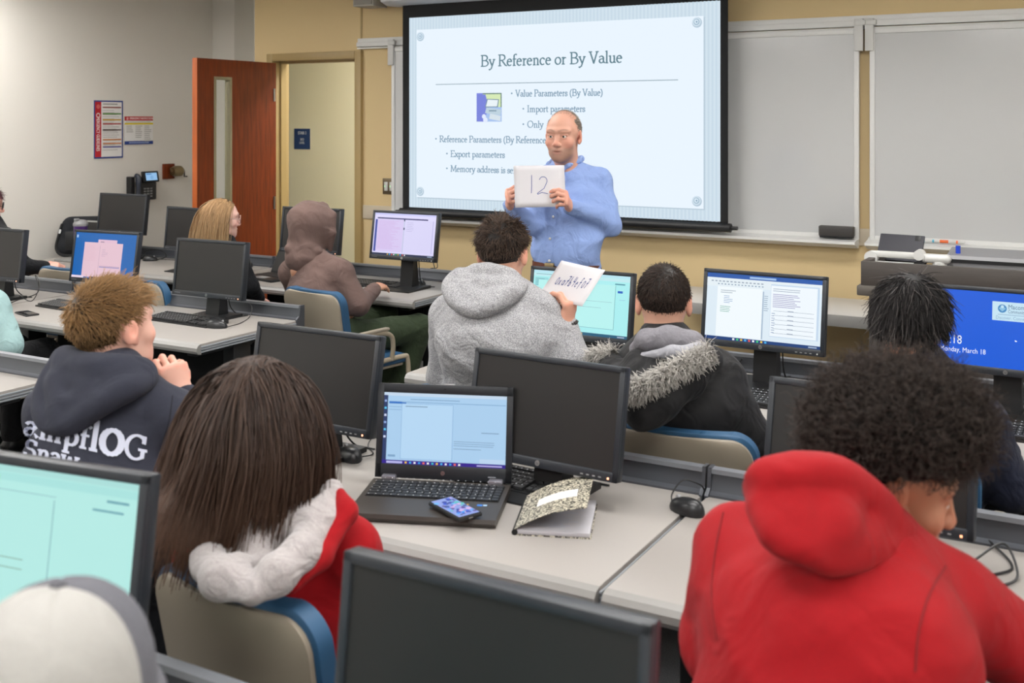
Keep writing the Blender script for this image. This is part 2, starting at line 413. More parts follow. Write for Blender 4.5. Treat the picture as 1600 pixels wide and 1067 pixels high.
        Q = np.concatenate(Q); Q = Q[(Q >= 0).all(1)]
        for _ in range(relax):
            S = np.zeros_like(V); n = np.zeros(len(V))
            for i in range(4):
                for j in ((i+1) % 4, (i+3) % 4): np.add.at(S, Q[:, i], V[Q[:, j]]); np.add.at(n, Q[:, i], 1)
            V = np.where(n[:, None] > 0, .5*V+.5*S/np.maximum(n, 1)[:, None], V)
        return V, Q
def join(parts):
    V = []; F = []; C_ = []; b = 0
    for v, f, c in parts:
        V.append(v); F.append(f+b); C_.append(np.broadcast_to(np.asarray(c, float), (len(v), 3))); b += len(v)
    return np.concatenate(V), np.concatenate(F), np.concatenate(C_)
def xf(V, M): M = np.array(M); return V @ M[:3, :3].T+M[:3, 3]
def fold_noise(amp, freq, seed=0, dirs=((.25, .35, 1.), (-.6, .5, .75), (.8, -.4, .6)), sharp=.75):
    """cloth folds: wandering ridges, mostly across the length of the body"""
    ph = np.random.default_rng(seed).uniform(0, 6, 16)
    def fn(x, y, z):
        t = 0
        for i, d in enumerate(dirs):
            a = freq*(1+.45*i); w_ = np.sin(a*.31*(x*d[1]-y*d[2]+z*d[0])+ph[i+6])*2.2+np.sin(a*.17*(x*d[2]+y*d[0])+ph[i+10])*1.6
            q = np.abs(np.sin(.5*(a*(x*d[0]+y*d[1]+z*d[2])+w_+ph[i])))**sharp-.65
            m = .5+.5*np.sin(a*.21*(x*d[2]-z*d[1]+y)+ph[i+3]); t = t+q*m/(1+.7*i)
        return amp*1.6*t
    return fn
def strands(root, nrm, dirs, length, seg=6, r=.0012, grav=0., noise=.15, curl=0., curl_r=.006, coll=None, lift=.004, seed=1, sides=3, floor=None):
    """hair: thin tapered tubes grown from roots, bent by weight and kept outside the collision ellipsoids"""
    g = np.random.default_rng(seed); n = len(root); L = np.broadcast_to(np.asarray(length, float), (n,))
    p = root.copy(); d = dirs/np.linalg.norm(dirs, axis=1, keepdims=True); P = [p.copy()]; st = (L/seg)[:, None]
    wob = g.normal(0, 1, (n, 3))
    for i in range(seg):
        d = d+np.array([0, 0, -grav])+g.normal(0, noise, (n, 3))*.5+wob*noise*.4
        d /= np.linalg.norm(d, axis=1, keepdims=True); p = p+d*st
        for (c, rr) in (coll or []):
            q = (p-c)/rr; k = np.linalg.norm(q, axis=1, keepdims=True); m = k < 1
            p = np.where(m, c+q/np.maximum(k, 1e-6)*rr, p)
        P.append(p.copy())
    P = np.stack(P, 1)
    if curl:
        t = np.arange(seg+1)[None, :]*curl+g.uniform(0, 6.28, (n, 1)); a = np.array([1., 0, 0]); bvec = np.cross(d, a); bvec /= np.linalg.norm(bvec, axis=1, keepdims=True)+1e-9
        cvec = np.cross(d, bvec); P = P+curl_r*(np.cos(t)[..., None]*bvec[:, None]+np.sin(t)[..., None]*cvec[:, None])
    T = np.gradient(P, axis=1); T /= np.linalg.norm(T, axis=2, keepdims=True)+1e-9
    u = np.cross(T, np.array([.31, .77, .55])); u /= np.linalg.norm(u, axis=2, keepdims=True)+1e-9; vv = np.cross(T, u)
    rad = r*np.linspace(1, .35, seg+1)[None, :, None]
    ring = [P+rad*(u*math.cos(6.283*k/sides)+vv*math.sin(6.283*k/sides)) for k in range(sides)]
    V = np.stack(ring, 2).reshape(-1, 3)
    base = (np.arange(n)[:, None, None]*(seg+1)+np.arange(seg)[None, :, None])*sides
    k = np.arange(sides)[None, None, :]; k2 = (k+1) % sides
    F = np.stack([base+k, base+k2, base+sides+k2, base+sides+k], -1).reshape(-1, 4)
    return V, F
# ------------------------------------------------------------------ shared materials
M = {}
M['wall_white'] = mat('painted_wall', 'E6E2DA', .75, bump=.05, bscale=90)
M['wall_tan'] = mat('tan_wall', 'D2BA8C', .7, bump=.05, bscale=90)
M['wall_green'] = mat('pale_green_wall', 'E2DEC4', .7)
M['ceil'] = mat('ceiling_board', 'E2E0DA', .9, mott=.08, mscale=120)
M['carpet'] = mat('carpet', '76777A', .95, mott=.55, mscale=260, bump=.6, bscale=300, col2='3C3D40')
M['wood'] = mat('door_veneer', '83330A', .55, spec=.25, mott=.5, mscale=9, stretch=(6, 6, .5), col2='5A2408')
M['wood_edge'] = mat('door_edge_veneer', 'B4581F', .4, mott=.3, mscale=9, stretch=(6, 6, .5))
M['frame_tan'] = mat('painted_door_frame', 'A68E5E', .45)
M['frame_grey'] = mat('lite_frame', '8C8468', .45)
M['alu'] = mat('white_aluminium', 'D8D8D6', .4)
M['board'] = mat('whiteboard_enamel', 'C3C4C4', .13, spec=.6)
M['silver'] = mat('brushed_metal', 'A8A8A8', .3, metal=1)
M['brass'] = mat('aged_metal', '8F7F60', .3, metal=.9)
M['black'] = mat('black_plastic', '17181A', .45)
M['black_soft'] = mat('matt_black', '0F1012', .8)
M['mon'] = mat('monitor_plastic', '272B31', .36, bump=.03, bscale=900)
M['off'] = mat('dark_display', '1E1D1D', .42, spec=.5)
M['slate'] = mat('grey_rail', '51545A', .35, metal=.3)
M['slate_lip'] = mat('grey_rail_lip', '7D8086', .35, metal=.3)
M['edge'] = mat('desk_edge_strip', '8E8C89', .38)
M['edge_end'] = mat('desk_end_strip', '8A8F94', .4)
M['desk'] = mat('desk_laminate', '9E9994', .42, mott=.06, mscale=350)
M['tan_plastic'] = mat('chair_shell', '9A9080', .45, bump=.08, bscale=500)
M['tan_tube'] = mat('chair_tube', 'AFA28C', .35)
M['blue'] = mat('blue_upholstery', '2B5578', .55, bump=.1, bscale=500)
M['lect'] = mat('lectern_laminate', '4A4440', .5, mott=.25, mscale=6, stretch=(1, 1, 10))
M['lect2'] = mat('lectern_ledge', '5C5650', .5)
M['white_plastic'] = mat('white_plastic', 'CACAC7', .4)
M['grey_plastic'] = mat('grey_plastic', '8E8F90', .5)
M['print'] = attr_mat('printed_paper', .6)
M['print_wall'] = attr_mat('printed_sign', .45)
M['lit'] = attr_mat('lit_display', .35, emit=1.0, spec=.3)
M['proj'] = attr_mat('projected_picture', .9, emit=1.0, spec=.0)
M['key'] = mat('key_plastic', '2A2B2D', .5)
M['glass'] = None
g, nt, b = new_mat('clear_glass'); b.inputs['Transmission Weight'].default_value = 1; b.inputs['Roughness'].default_value = .02
b.inputs['IOR'].default_value = 1.05; b.inputs['Base Color'].default_value = (.95, .97, .95, 1); M['glass'] = g
g, nt, b = new_mat('lamp_diffuser'); b.inputs['Emission Color'].default_value = (1, .98, .955, 1); b.inputs['Emission Strength'].default_value = LAMP; M['lamp'] = g
g, nt, b = new_mat('orange_indicator'); b.inputs['Emission Color'].default_value = lin('FF8A20'); b.inputs['Emission Strength'].default_value = 2; M['led'] = g
g, nt, b = new_mat('green_indicator'); b.inputs['Emission Color'].default_value = lin('40FF60'); b.inputs['Emission Strength'].default_value = 1; M['led_green'] = g

# ------------------------------------------------------------------ the room
XL, XR, YB, YF, ZC = -7.15, 3.0, -2.6, 6.6, 2.86
YR = 7.23; XE = -6.07
DX0, DX1, DZ = -5.86, -5.05, 2.215
struct('floor', MB().b2(XL-.1, XR+.1, YB-.1, 8.6, -.04, 0), M['carpet'])
struct('ceiling', MB().b2(XL-.1, XR+.1, YB-.1, YF+.15, ZC, ZC+.05).b2(XL-.1, XE, YF+.15, YR+.15, ZC, ZC+.05), M['ceil'])
struct('wall_left', MB().b2(XL-.1, XL, YB-.1, YR+.15, 0, ZC), M['wall_white'])
struct('wall_right', MB().b2(XR, XR+.1, YB-.1, YF+.15, 0, ZC), M['wall_white'])
struct('wall_back', MB().b2(XL, XR, YB-.1, YB, 0, ZC), M['wall_white'])
struct('wall_front', MB().b2(XE, DX0-.05, YF, YF+.15, 0, ZC).b2(DX1+.05, XR, YF, YF+.15, 0, ZC).b2(DX0-.05, DX1+.05, YF, YF+.15, DZ+.05, ZC), M['wall_tan'])
xs = float(at(370, 50, y=YR)[0])
struct('wall_recess', MB().b2(XL, -6.6, YR, YR+.1, 0, ZC), M['wall_white'])
struct('wall_recess_side', MB().prism([(-6.07, YF+.001), (-6.66, YR), (-6.6, YR+.1), (-6.0, YF+.15)], 0, ZC+.1, 'z'), M['wall_white'])
struct('trim_1', MB().b2(xs, xs+.25, YR-.03, YR, 0, ZC), mat('pier_paint', 'CBC7BD', .7))
fr = MB().b2(DX0-.06, DX0, YF-.03, YF+.17, 0, DZ+.06, .004).b2(DX1, DX1+.06, YF-.03, YF+.17, 0, DZ+.06, .004).b2(DX0, DX1, YF-.03, YF+.17, DZ, DZ+.06, .004)
fr.b2(DX0, DX0+.015, YF+.06, YF+.12, 0, DZ).b2(DX1-.015, DX1, YF+.06, YF+.12, 0, DZ).b2(DX0, DX1, YF+.06, YF+.12, DZ-.015, DZ)
struct('trim_2', fr, M['frame_tan'])
struct('trim_3', MB().b2(-5.012, -4.998, YF-.006, YF, 0, ZC), M['frame_tan'])
struct('trim_4', MB().b2(-4.985, 1.6, YF-.012, YF, 1.012, 1.113, .002), mat('tack_strip', 'C3B7A2', .7))
struct('baseboard_front', MB().b2(DX1+.06, XR, YF-.012, YF, 0, .1), M['black_soft'])
struct('baseboard_left', MB().b2(XL, XL+.012, YB, YR, 0, .1), M['black_soft'])
# corridor beyond the door
cx = float(at(447, 200, y=8.25)[0])
struct('wall_corridor', MB().b2(cx, -3.2, 8.25, 8.35, 0, 2.9).b2(cx-1.2, cx, 8.25, 8.35, float(at(440, 108, y=8.25)[2]), 2.9), M['wall_green'])
struct('ceiling_corridor', MB().b2(-8.2, -3.2, YF+.15, 8.4, 2.9, 2.95), M['ceil'])
struct('wall_corridor_right', MB().b2(-3.3, -3.2, YF+.15, 8.3, 0, 2.9), M['wall_green'])
struct('wall_corridor_left', MB().b2(-8.3, -8.2, YF+.15, 8.3, 0, 2.9), M['wall_green'])
dz = float(at(440, 108, y=8.25)[2])
d2 = tag(MB().b2(cx-1.1, cx-.05, 8.27, 8.315, .01, dz-.05, .003).build('door_2', M['wood']), kind='structure')
MB().b2(cx-.05, cx, 8.26, 8.34, 0, dz, .003).b2(cx-1.2, cx-.05, 8.26, 8.34, dz-.05, dz).build('door_frame', M['frame_tan'], d2)
hz_ = float(at(442, 275, y=8.2)[2]); hx = float(at(442, 275, y=8.2)[0])
MB().box((hx, 8.255, hz_), (.045, .03, .24), .012).tube([(hx, 8.25, hz_), (hx, 8.2, hz_), (hx-.09, 8.2, hz_)], .014).build('door_handle', M['silver'], d2)
# the open door
LX = -5.838
ly = lambda px: float(at(px, 200, x=LX)[1])
lz = lambda px, py: float(at(px, py, x=LX)[2])
y0, y1 = ly(308), YF-.01
w0, w1 = ly(334), ly(362); wz1, wz0 = lz(347, 120), .35
d1 = MB()
d1.b2(LX-.045, LX, y0, w0, .012, DZ-.012).b2(LX-.045, LX, w1, y1, .012, DZ-.012).b2(LX-.045, LX, w0, w1, wz1, DZ-.012).b2(LX-.045, LX, w0, w1, .012, wz0)
d1 = tag(d1.build('door_1', M['wood']), kind='structure')
MB().b2(LX-.046, LX+.0005, y0-.002, y0+.0015, .012, DZ-.012).build('door_edge', M['wood_edge'], d1)
MB().b2(LX-.05, LX+.006, w0, w0+.022, wz0, wz1, .002).b2(LX-.05, LX+.006, w1-.022, w1, wz0, wz1, .002).b2(LX-.05, LX+.006, w0+.02, w1-.02, wz1-.022, wz1, .002).b2(LX-.05, LX+.006, w0+.02, w1-.02, wz0, wz0+.022, .002).build('window_frame', M['frame_grey'], d1)
MB().b2(LX-.026, LX-.02, w0+.02, w1-.02, wz0+.02, wz1-.02).build('glass_pane', M['glass'], d1)
MB().b2(LX-.034, LX-.012, y0-.004, y0, .92, 1.09, .001).build('latch_plate', M['silver'], d1)
MB().tube([(LX, y0+.07, .98), (LX+.05, y0+.07, .98), (LX+.05, y0+.18, .98)], .01).b2(LX, LX+.008, y0+.04, y0+.1, .9, 1.06, .003).build('door_handle', M['silver'], d1)
for z in (.3, 1.1, 1.95): MB().tube([(LX+.005, YF-.035, z-.05), (LX+.005, YF-.035, z+.05)], .008).build('hinge', M['silver'], d1)
# ceiling lights (outside the picture; the light of the room)
L0 = thing('ceiling_light', 'flush white ceiling light panel over the classroom desks', 'light', (0, 0, ZC), 0, 'ceiling light panels over the classroom')
MB().b2(-.64, -.6, -.33, .33, -.04, 0).b2(.6, .64, -.33, .33, -.04, 0).b2(-.6, .6, -.33, -.3, -.04, 0).b2(-.6, .6, .3, .33, -.04, 0).build('frame', M['alu'], L0)
MB().b2(-.6, .6, -.3, .3, -.02, -.004).build('diffuser', M['lamp'], L0, smooth=0)
first = True
for lx in (-6.35, -3.6, -.9, 1.8):
    for lyy in (-1.2, .7, 2.6, 4.5):
        if first: L0.location = (lx, lyy, ZC); first = False; lb = L0
        else: lb = dup(L0, (lx, lyy, ZC))
        lb['label'] = 'flush white ceiling light panel, %s row from the front wall, %s' % ({-1.2: 'rearmost', .7: 'third', 2.6: 'second', 4.5: 'first'}[lyy], {-6.35: 'nearest the left wall', -3.6: 'second from the left wall', -.9: 'second from the right wall', 1.8: 'nearest the right wall'}[lx])
LC = dup(L0, (-5.0, 7.45, 2.9)); LC['label'] = 'flush white ceiling light panel in the corridor beyond the open door'; del LC['group']; LC_fill = dup(LC, (-3.95, 7.45, 2.9)); LC_fill['label'] = 'unseen extra light panel added to brighten the corridor, farther from the door'  # the farther corridor panel is an unseen fill lamp, added to brighten the corridor

# ------------------------------------------------------------------ on the front wall
def board(x0, x1, label):
    t = thing('whiteboard', label, 'whiteboard', ((x0+x1)/2, YF, 1.05)); k = (x1-x0)/2; h0, h1 = .0, 1.235
    MB().b2(-k+.02, k-.02, -.05, -.035, h0+.02, h1-.02).build('writing_surface', M['board'], t)
    MB().b2(-k, -k+.03, -.058, -.03, h0, h1, .004).b2(k-.03, k, -.058, -.03, h0, h1, .004).b2(-k+.03, k-.03, -.058, -.03, h1-.03, h1, .004).b2(-k+.03, k-.03, -.058, -.03, h0, h0+.03, .004).build('frame', M['alu'], t)
    MB().prism([(-.15, -.02), (-.15, -.005), (-.055, .008), (-.03, .02), (-.03, -.05), (-.06, -.05)], -k-.01, k-.005, 'x').build('tray', M['alu'], t)
    for s in (-1, 1): MB().b2(s*k-.025, s*k+.025, -.07, -.045, h1-.13, h1+.06, .004).b2(s*k-.02, s*k+.04, -.075, -.05, h1+.02, h1+.05, .004).build('hanger', M['white_plastic'], t)
    MB().b2(-k+.05, k-.05, -.034, -.0005, .3, .34).b2(-k+.05, k-.05, -.034, -.0005, .9, .94).build('wall_cleat', M['alu'], t)
    return t
board(-4.69, -1.345, 'whiteboard mostly hidden behind the projection screen, black eraser on its tray')
board(-1.285, 1.3, 'whiteboard on the right behind the lectern with markers on its tray')
tr = tag(MB().b2(-5.02, 1.4, YF-.03, YF, 2.335, 2.365, .003).b2(-5.02, 1.4, YF-.045, YF, 2.30, 2.335, .003).b2(-5.02, 1.4, YF-.038, YF, 2.285, 2.295, .002).build('hanging_rail', M['alu']), 'long white metal hanging rail above the whiteboards', 'rail')
e = at(1306, 359, y=YF-.12)
t = thing('eraser', 'black block eraser on the tray of the left whiteboard', 'eraser', (e[0], YF-.1, 1.062))
MB().box((0, 0, .038), (.2, .05, .06), .006).build('body', mat('eraser_plastic', '3B3836', .5), t); MB().box((0, 0, .005), (.19, .046, .01), .002).build('felt_pad', M['black_soft'], t)
def marker(px, py, cap, label, L=.13, z=1.062, ys=YF-.1, lean=0):
    c = at(px, py, y=ys)
    t = thing('whiteboard_marker', label, 'marker', (c[0], ys, z), 0)
    MB().tube([(-L/2, 0, .009), (L/2-.035, 0, .009)], .0085, 10).build('barrel', M['white_plastic'], t)
    MB().tube([(L/2-.045, 0, .009), (L/2, 0, .009)], .0095, 10).build('cap', mat('marker_cap_'+cap, cap, .4), t)
    MB().tube([(-L/2+.035, 0, .009), (-L/2+.045, 0, .009)], .0091, 10).build('band', mat('marker_band_'+cap, cap, .4), t); return t
marker(1451, 386, '3FA9C9', 'white dry erase marker with teal cap lying on the right whiteboard tray').rotation_euler.z = math.pi
marker(1488, 388, 'E0662A', 'white dry erase marker with orange cap lying on the right whiteboard tray').rotation_euler.z = math.pi
# projection screen
s0, s1, zt, zb = -4.50, -2.095, 2.56, 1.115
t = thing('projection_screen', 'wide pull down projection screen showing a lit lecture slide', 'screen', ((s0+s1)/2, 6.42, zb)); k = (s1-s0)/2
MB().b2(-k, k, -.002, .002, .0, zt-zb+.1).build('screen_fabric', M['black_soft'], t)
MB().tube([(-k-.02, 0, -.02), (k+.02, 0, -.02)], .028, 14).tube([(-k-.06, 0, -.02), (k+.06, 0, -.02)], .012, 8).build('weight_bar', M['black'], t)
MB().prism([(-.12, 1.48), (-.12, 1.6), (.1, 1.66), (.1, 1.46), (-.04, 1.455)], -k-.11, k+.11, 'x').build('case', mat('screen_case', 'C9CCD0', .5), t)
for s in (-1, 1): MB().b2(s*(k+.06)-.02, s*(k+.06)+.02, .08, .179, 1.5, 1.6, .003).build('wall_bracket', M['alu'], t)
p = Print(); pw, ph = 2.30, 1.35; p.dz = .0002
p.rect(0, 0, pw, ph, 'D3E3EE')
for i in range(92): p.rect(i*pw/92, 0, pw/184, ph, 'C9DBE8')
sx = lambda px: (at(px, 180, y=6.42)[0]-s0-.058)
sy = lambda px, py: at(px, py, y=6.42)[2]-1.131
xl, xr = .075, pw-.10; p.rect(xl+.008, .068, xr-xl, ph-.165, 'B9CBD8'); p.rect(xl, .075, xr-xl, ph-.165, 'EAF5FF')
for x_, y_ in ((xl+.03, ph-.135), (xr-.045, ph-.125), (xl+.03, .12), (xr-.045, .125)):
    p.disc(x_+.003, y_-.004, .032, 'B4C8D8'); p.disc(x_, y_, .028, 'CFE0EC'); p.disc(x_, y_, .019, '9FB9CC'); p.disc(x_-.001, y_+.001, .014, 'D8E8F4'); p.disc(x_+.001, y_, .006, '8FAABF')
def line(txt, px, py, px2, h, col, wt=.10, thin=.045):
    x_ = sx(px); y_ = sy(px, py); n_ = sum(SERIF[c_][0] for c_ in txt)
    k_ = (sx(px2)-x_)/(n_*h); p.serif(txt, x_, y_, h, col, sx=k_, wt=wt, thin=thin)
line('By Reference or By Value', 754, 104, 975, .074, '64838F', .15, .08)
p.rect(sx(684), sy(700, 132.5), sx(1062)-sx(684), .005, '8FA3AD')
tc = '7F9CB2'
for txt, a, yy, b_, h in (('* Value Parameters (By Value)', 801, 151, 945, .043), ('* Import parameters', 819, 175, 917, .043), ('* Only', 819, 199, 852, .043), ('* Reference Parameters (By Reference)', 683, 221.5, 860, .043), ('* Export parameters', 700, 244.5, 792, .043), ('* Memory address is sent', 700, 267.5, 815, .043)):
    line(txt, a, yy, b_, h, tc, .16, .09)
ix, iy = sx(748), sy(748, 190); iw, ih = sx(787)-ix, sy(767, 145.5)-iy
p.rect(ix, iy, iw, ih, '6E8A80'); p.rect(ix+.004, iy, iw-.012, ih-.008, 'D8EBB8')
p.poly([(ix, iy), (ix+.05*1, iy+ih), (ix, iy+ih)], '7F8AE0'); p.poly([(ix+.003, iy), (ix+iw*.62, iy), (ix+iw*.36, iy+ih*.95), (ix+.003, iy+ih*.95)], '7C86DC'); p.poly([(ix+iw*.3, iy+ih*.0), (ix+iw, iy), (ix+iw, iy+ih*.5), (ix+iw*.5, iy+ih*.55)], 'A9C4F0')
p.poly([(ix+iw*.34, iy+ih*.5), (ix+iw*.86, iy+ih*.5), (ix+iw*.9, iy+ih*.78), (ix+iw*.42, iy+ih*.8)], '7E97A8'); p.poly([(ix+iw*.38, iy+ih*.53), (ix+iw*.82, iy+ih*.53), (ix+iw*.86, iy+ih*.75), (ix+iw*.45, iy+ih*.77)], 'EAF3F8')
p.poly([(ix+iw*.34, iy+ih*.3), (ix+iw*.96, iy+ih*.22), (ix+iw*.98, iy+ih*.42), (ix+iw*.4, iy+ih*.5)], 'BFD3E0'); p.rect(ix+iw*.5, iy+ih*.36, iw*.3, ih*.04, '7E97A8'); p.poly([(ix+iw*.5, iy+ih*.1), (ix+iw*.95, iy+ih*.02), (ix+iw*.97, iy+ih*.2), (ix+iw*.55, iy+ih*.28)], 'D8E4EC'); p.disc(ix+iw*.3, iy+ih*.18, .016, 'E4ECFF'); p.disc(ix+iw*.36, iy+ih*.06, .018, 'E4ECFF')
p.build('slide_picture', M['proj'], t, Matrix.Translation((-k+.058, -.003, .016)) @ Matrix.Rotation(R(90), 4, 'X'))
# loudspeaker, switch, signs
c = at(579, 5, y=6.45)
t = thing('wall_loudspeaker', 'small grey loudspeaker at the top of the tan wall beside the screen case', 'speaker', (c[0], YF, 2.58))
MB().prism([(-.09, -.24), (.09, -.24), (.075, -.05), (-.075, -.05)], 0, .26, 'z').build('cabinet', mat('speaker_grey', 'A9A59D', .5), t)
MB().b2(-.08, .08, -.246, -.24, .01, .25, .002).build('grille', mat('speaker_grille', '8F8B84', .8), t); MB().b2(-.03, .03, -.06, 0, .08, .16).build('wall_bracket', M['black'], t)
a, b_ = at(600, 280, y=YF), at(617, 303, y=YF)
t = thing('light_switch', 'brown switch plate with two white rockers left of the screen', 'switch', ((a[0]+b_[0])/2, YF, b_[2]))
MB().box((0, -.004, .055), (.115, .008, .118), .003).build('plate', mat('switch_plate', '6C5F4A', .35, metal=.5), t)
for s in (-1, 1):
    r_ = MB().box((s*.024, -.01, .055), (.03, .008, .066), .002).build('rocker', M['white_plastic'], t)
    MB().box((s*.024-.009, -.0145, .055), (.004, .002, .012)).build('indicator_light', M['led_green'], r_)
def wallsign(name, label, w_, h, p, M_, cat='sign', th=.004):
    t = thing(name, label, cat, M_.to_translation(), 0); t.rotation_euler = M_.to_euler()
    MB().box((w_/2, h/2, th/2), (w_, h, th), .0005).build('panel', M['white_plastic'], t)
    p.build('printed_face', M['print_wall'], t, Matrix.Translation((0, 0, th))); return t
def on_left(px0, py1): c = at(px0, py1, x=XL); return Matrix.Translation((XL+.0005, c[1], c[2])) @ Matrix(((0, 0, 1, 0), (1, 0, 0, 0), (0, 1, 0, 0), (0, 0, 0, 1)))
a, b_ = at(146, 248, x=XL), at(191.5, 157.5, x=XL); w_, h = b_[1]-a[1], b_[2]-a[2]
p = Print(); p.rect(0, 0, w_, h, '23408C'); p.rect(.012, .012, w_-.024, h-.024, 'F2F0EE'); p.rect(.012, .012, .06, h-.024, 'C0202A')
p.sans('EMERGENCY GUIDELINES', .026, h*.74, .034, 'F4E4E0', rot=R(-90), bold=.02, sx=.53)
p.disc(.042, h-.12, .02, 'E8D8D4'); p.disc(.042, h-.12, .012, 'C0202A'); p.disc(.042, h-.05, .018, 'D86A66')
for i, (u, cc) in enumerate(((.87, '8A3A28'), (.76, '4F8F2C'), (.655, 'D8A828'), (.585, 'B84038'), (.48, '5C5048'), (.31, 'C87828'), (.245, 'D88A50'), (.185, '4A4E9C'))):
    p.rect(.085, h*u, w_-.105, .010, cc); p.lines(.085, h*u-.022, w_-.12, 3 if u > .3 else 1, .017, .005, 'C2C0BE', .4, i)
p.rect(.085, h*.93, w_*.5, .008, '9A9896')
wallsign('poster', 'tall white and red emergency guidelines poster with blue border on left wall', w_, h, p, on_left(146, 248), 'poster')
a, b_ = at(194, 226, x=XL), at(238.5, 182, x=XL); w_, h = b_[1]-a[1], b_[2]-a[2]
p = Print(); p.rect(0, 0, w_, h, 'EDECEA'); p.rect(0, h*.85, w_, h*.15, 'BE242C'); p.sans('EMERGENCY INSTRUCTIONS', w_*.60, h*.893, .018, 'F8ECEA', align='c', sx=.78, bold=.02); p.disc(w_*.1, h*.92, .012, 'E8A8A4')
p.rect(0, h*.71, w_, h*.06, 'E8CE20'); p.rect(0, 0, w_, h*.12, '23408C'); p.rect(w_*.15, h*.045, w_*.7, h*.035, '9FB0D8'); p.rect(w_*.05, h*.79, w_*.85, .005, 'B8B4B0')
for i in range(3): p.lines(w_*(.06+.31*i), h*.64, w_*.25, (4, 7, 9)[i], .0155, .006, 'B4B2B0', .3, i)
wallsign('notice', 'small white notice with red header and blue footer beside the tall poster', w_, h, p, on_left(194, 226))
a, b_ = at(460, 233, y=8.25), at(485, 201, y=8.25); w_, h = b_[0]-a[0], b_[2]-a[2]
p = Print(); p.rect(0, 0, w_, h, '243F70'); p.sans('STAIR 3', w_/2, h*.72, h*.15, 'DDE2EA', align='c', sx=.75, bold=.02); p.sans('3RD', w_/2, h*.42, h*.12, 'DDE2EA', align='c', bold=.02, sx=.8); p.sans('LEVEL', w_/2, h*.26, h*.12, 'DDE2EA', align='c', bold=.02, sx=.75)
wallsign('stair_sign', 'navy blue stair sign on the corridor wall beyond the open door', w_, h, p, Matrix.Translation((a[0], 8.2495, a[2])) @ Matrix.Rotation(R(90), 4, 'X'))
# wall phone: hangs on the left wall, seen from the desk side
a = at(196, 314, x=XL); b_ = at(238, 266, x=XL); w_, h = b_[1]-a[1], b_[2]-a[2]
t = thing('wall_phone', 'black desk phone with lit blue display hung on left wall', 'phone', (XL, a[1], a[2])); t.rotation_euler = (R(90), 0, R(90))
MB().box((w_*.66, h*.4, .035), (w_*.62, h*.8, .05), .008).build('body', M['black'], t)
MB().box((w_*.68, h*.8, .075), (w_*.6, h*.38, .02), .006, rot=(R(-12), 0, 0)).build('display_housing', M['black'], t)
p = Print(); p.rect(0, 0, w_*.42, h*.26, '8FBBE2'); p.rect(.006, h*.2, w_*.2, h*.03, '3A6EA8'); p.disc(w_*.22, h*.1, h*.07, '7AA9D6'); p.build('display', M['lit'], t, Matrix.Translation((w_*.47, h*.68, .0965)) @ Matrix.Rotation(R(-12), 4, 'X'))
hs = [(w_*.2, h*.86, .06), (w_*.2, h*.8, .085), (w_*.2, h*.5, .09), (w_*.2, h*.2, .085), (w_*.2, h*.1, .06)]
MB().tube(curve_pts(hs, 4), [.02]*4+[.022]*4+[.018]*4+[.022]*4+[.02], 10).build('handset', mat('handset', '2E3440', .35), t)
MB().box((w_*.09, h*.45, .03), (w_*.14, h*.75, .06), .006).build('cradle', M['black'], t)
kp = MB()
for i in range(4):
    for j in range(3): kp.box((w_*(.52+.12*j), h*(.12+.09*i), .062), (w_*.08, h*.05, .006), .001)
kp.build('keypad', M['grey_plastic'], t)
# pencil sharpener
c = at(254, 268, x=XL); t = thing('pencil_sharpener', 'metal crank pencil sharpener on a small wooden block on left wall', 'sharpener', (XL, c[1], c[2]))
MB().box((.012, .055, 0), (.024, .12, .13), .003).build('wood_block', M['wood'], t)
MB().tube([(.024, .06, 0), (.05, .1, 0)], .03, 12).build('mount', M['brass'], t)
MB().tube([(.05, .06, 0), (.05, .09, 0), (.05, .15, 0), (.05, .175, 0)], [.035, .046, .046, .03], 16).build('drum', M['brass'], t)
MB().tube([(.05, .17, 0), (.05, .2, 0), (.05, .2, -.05), (.05, .23, -.05)], .006, 8).build('crank', M['black'], t)
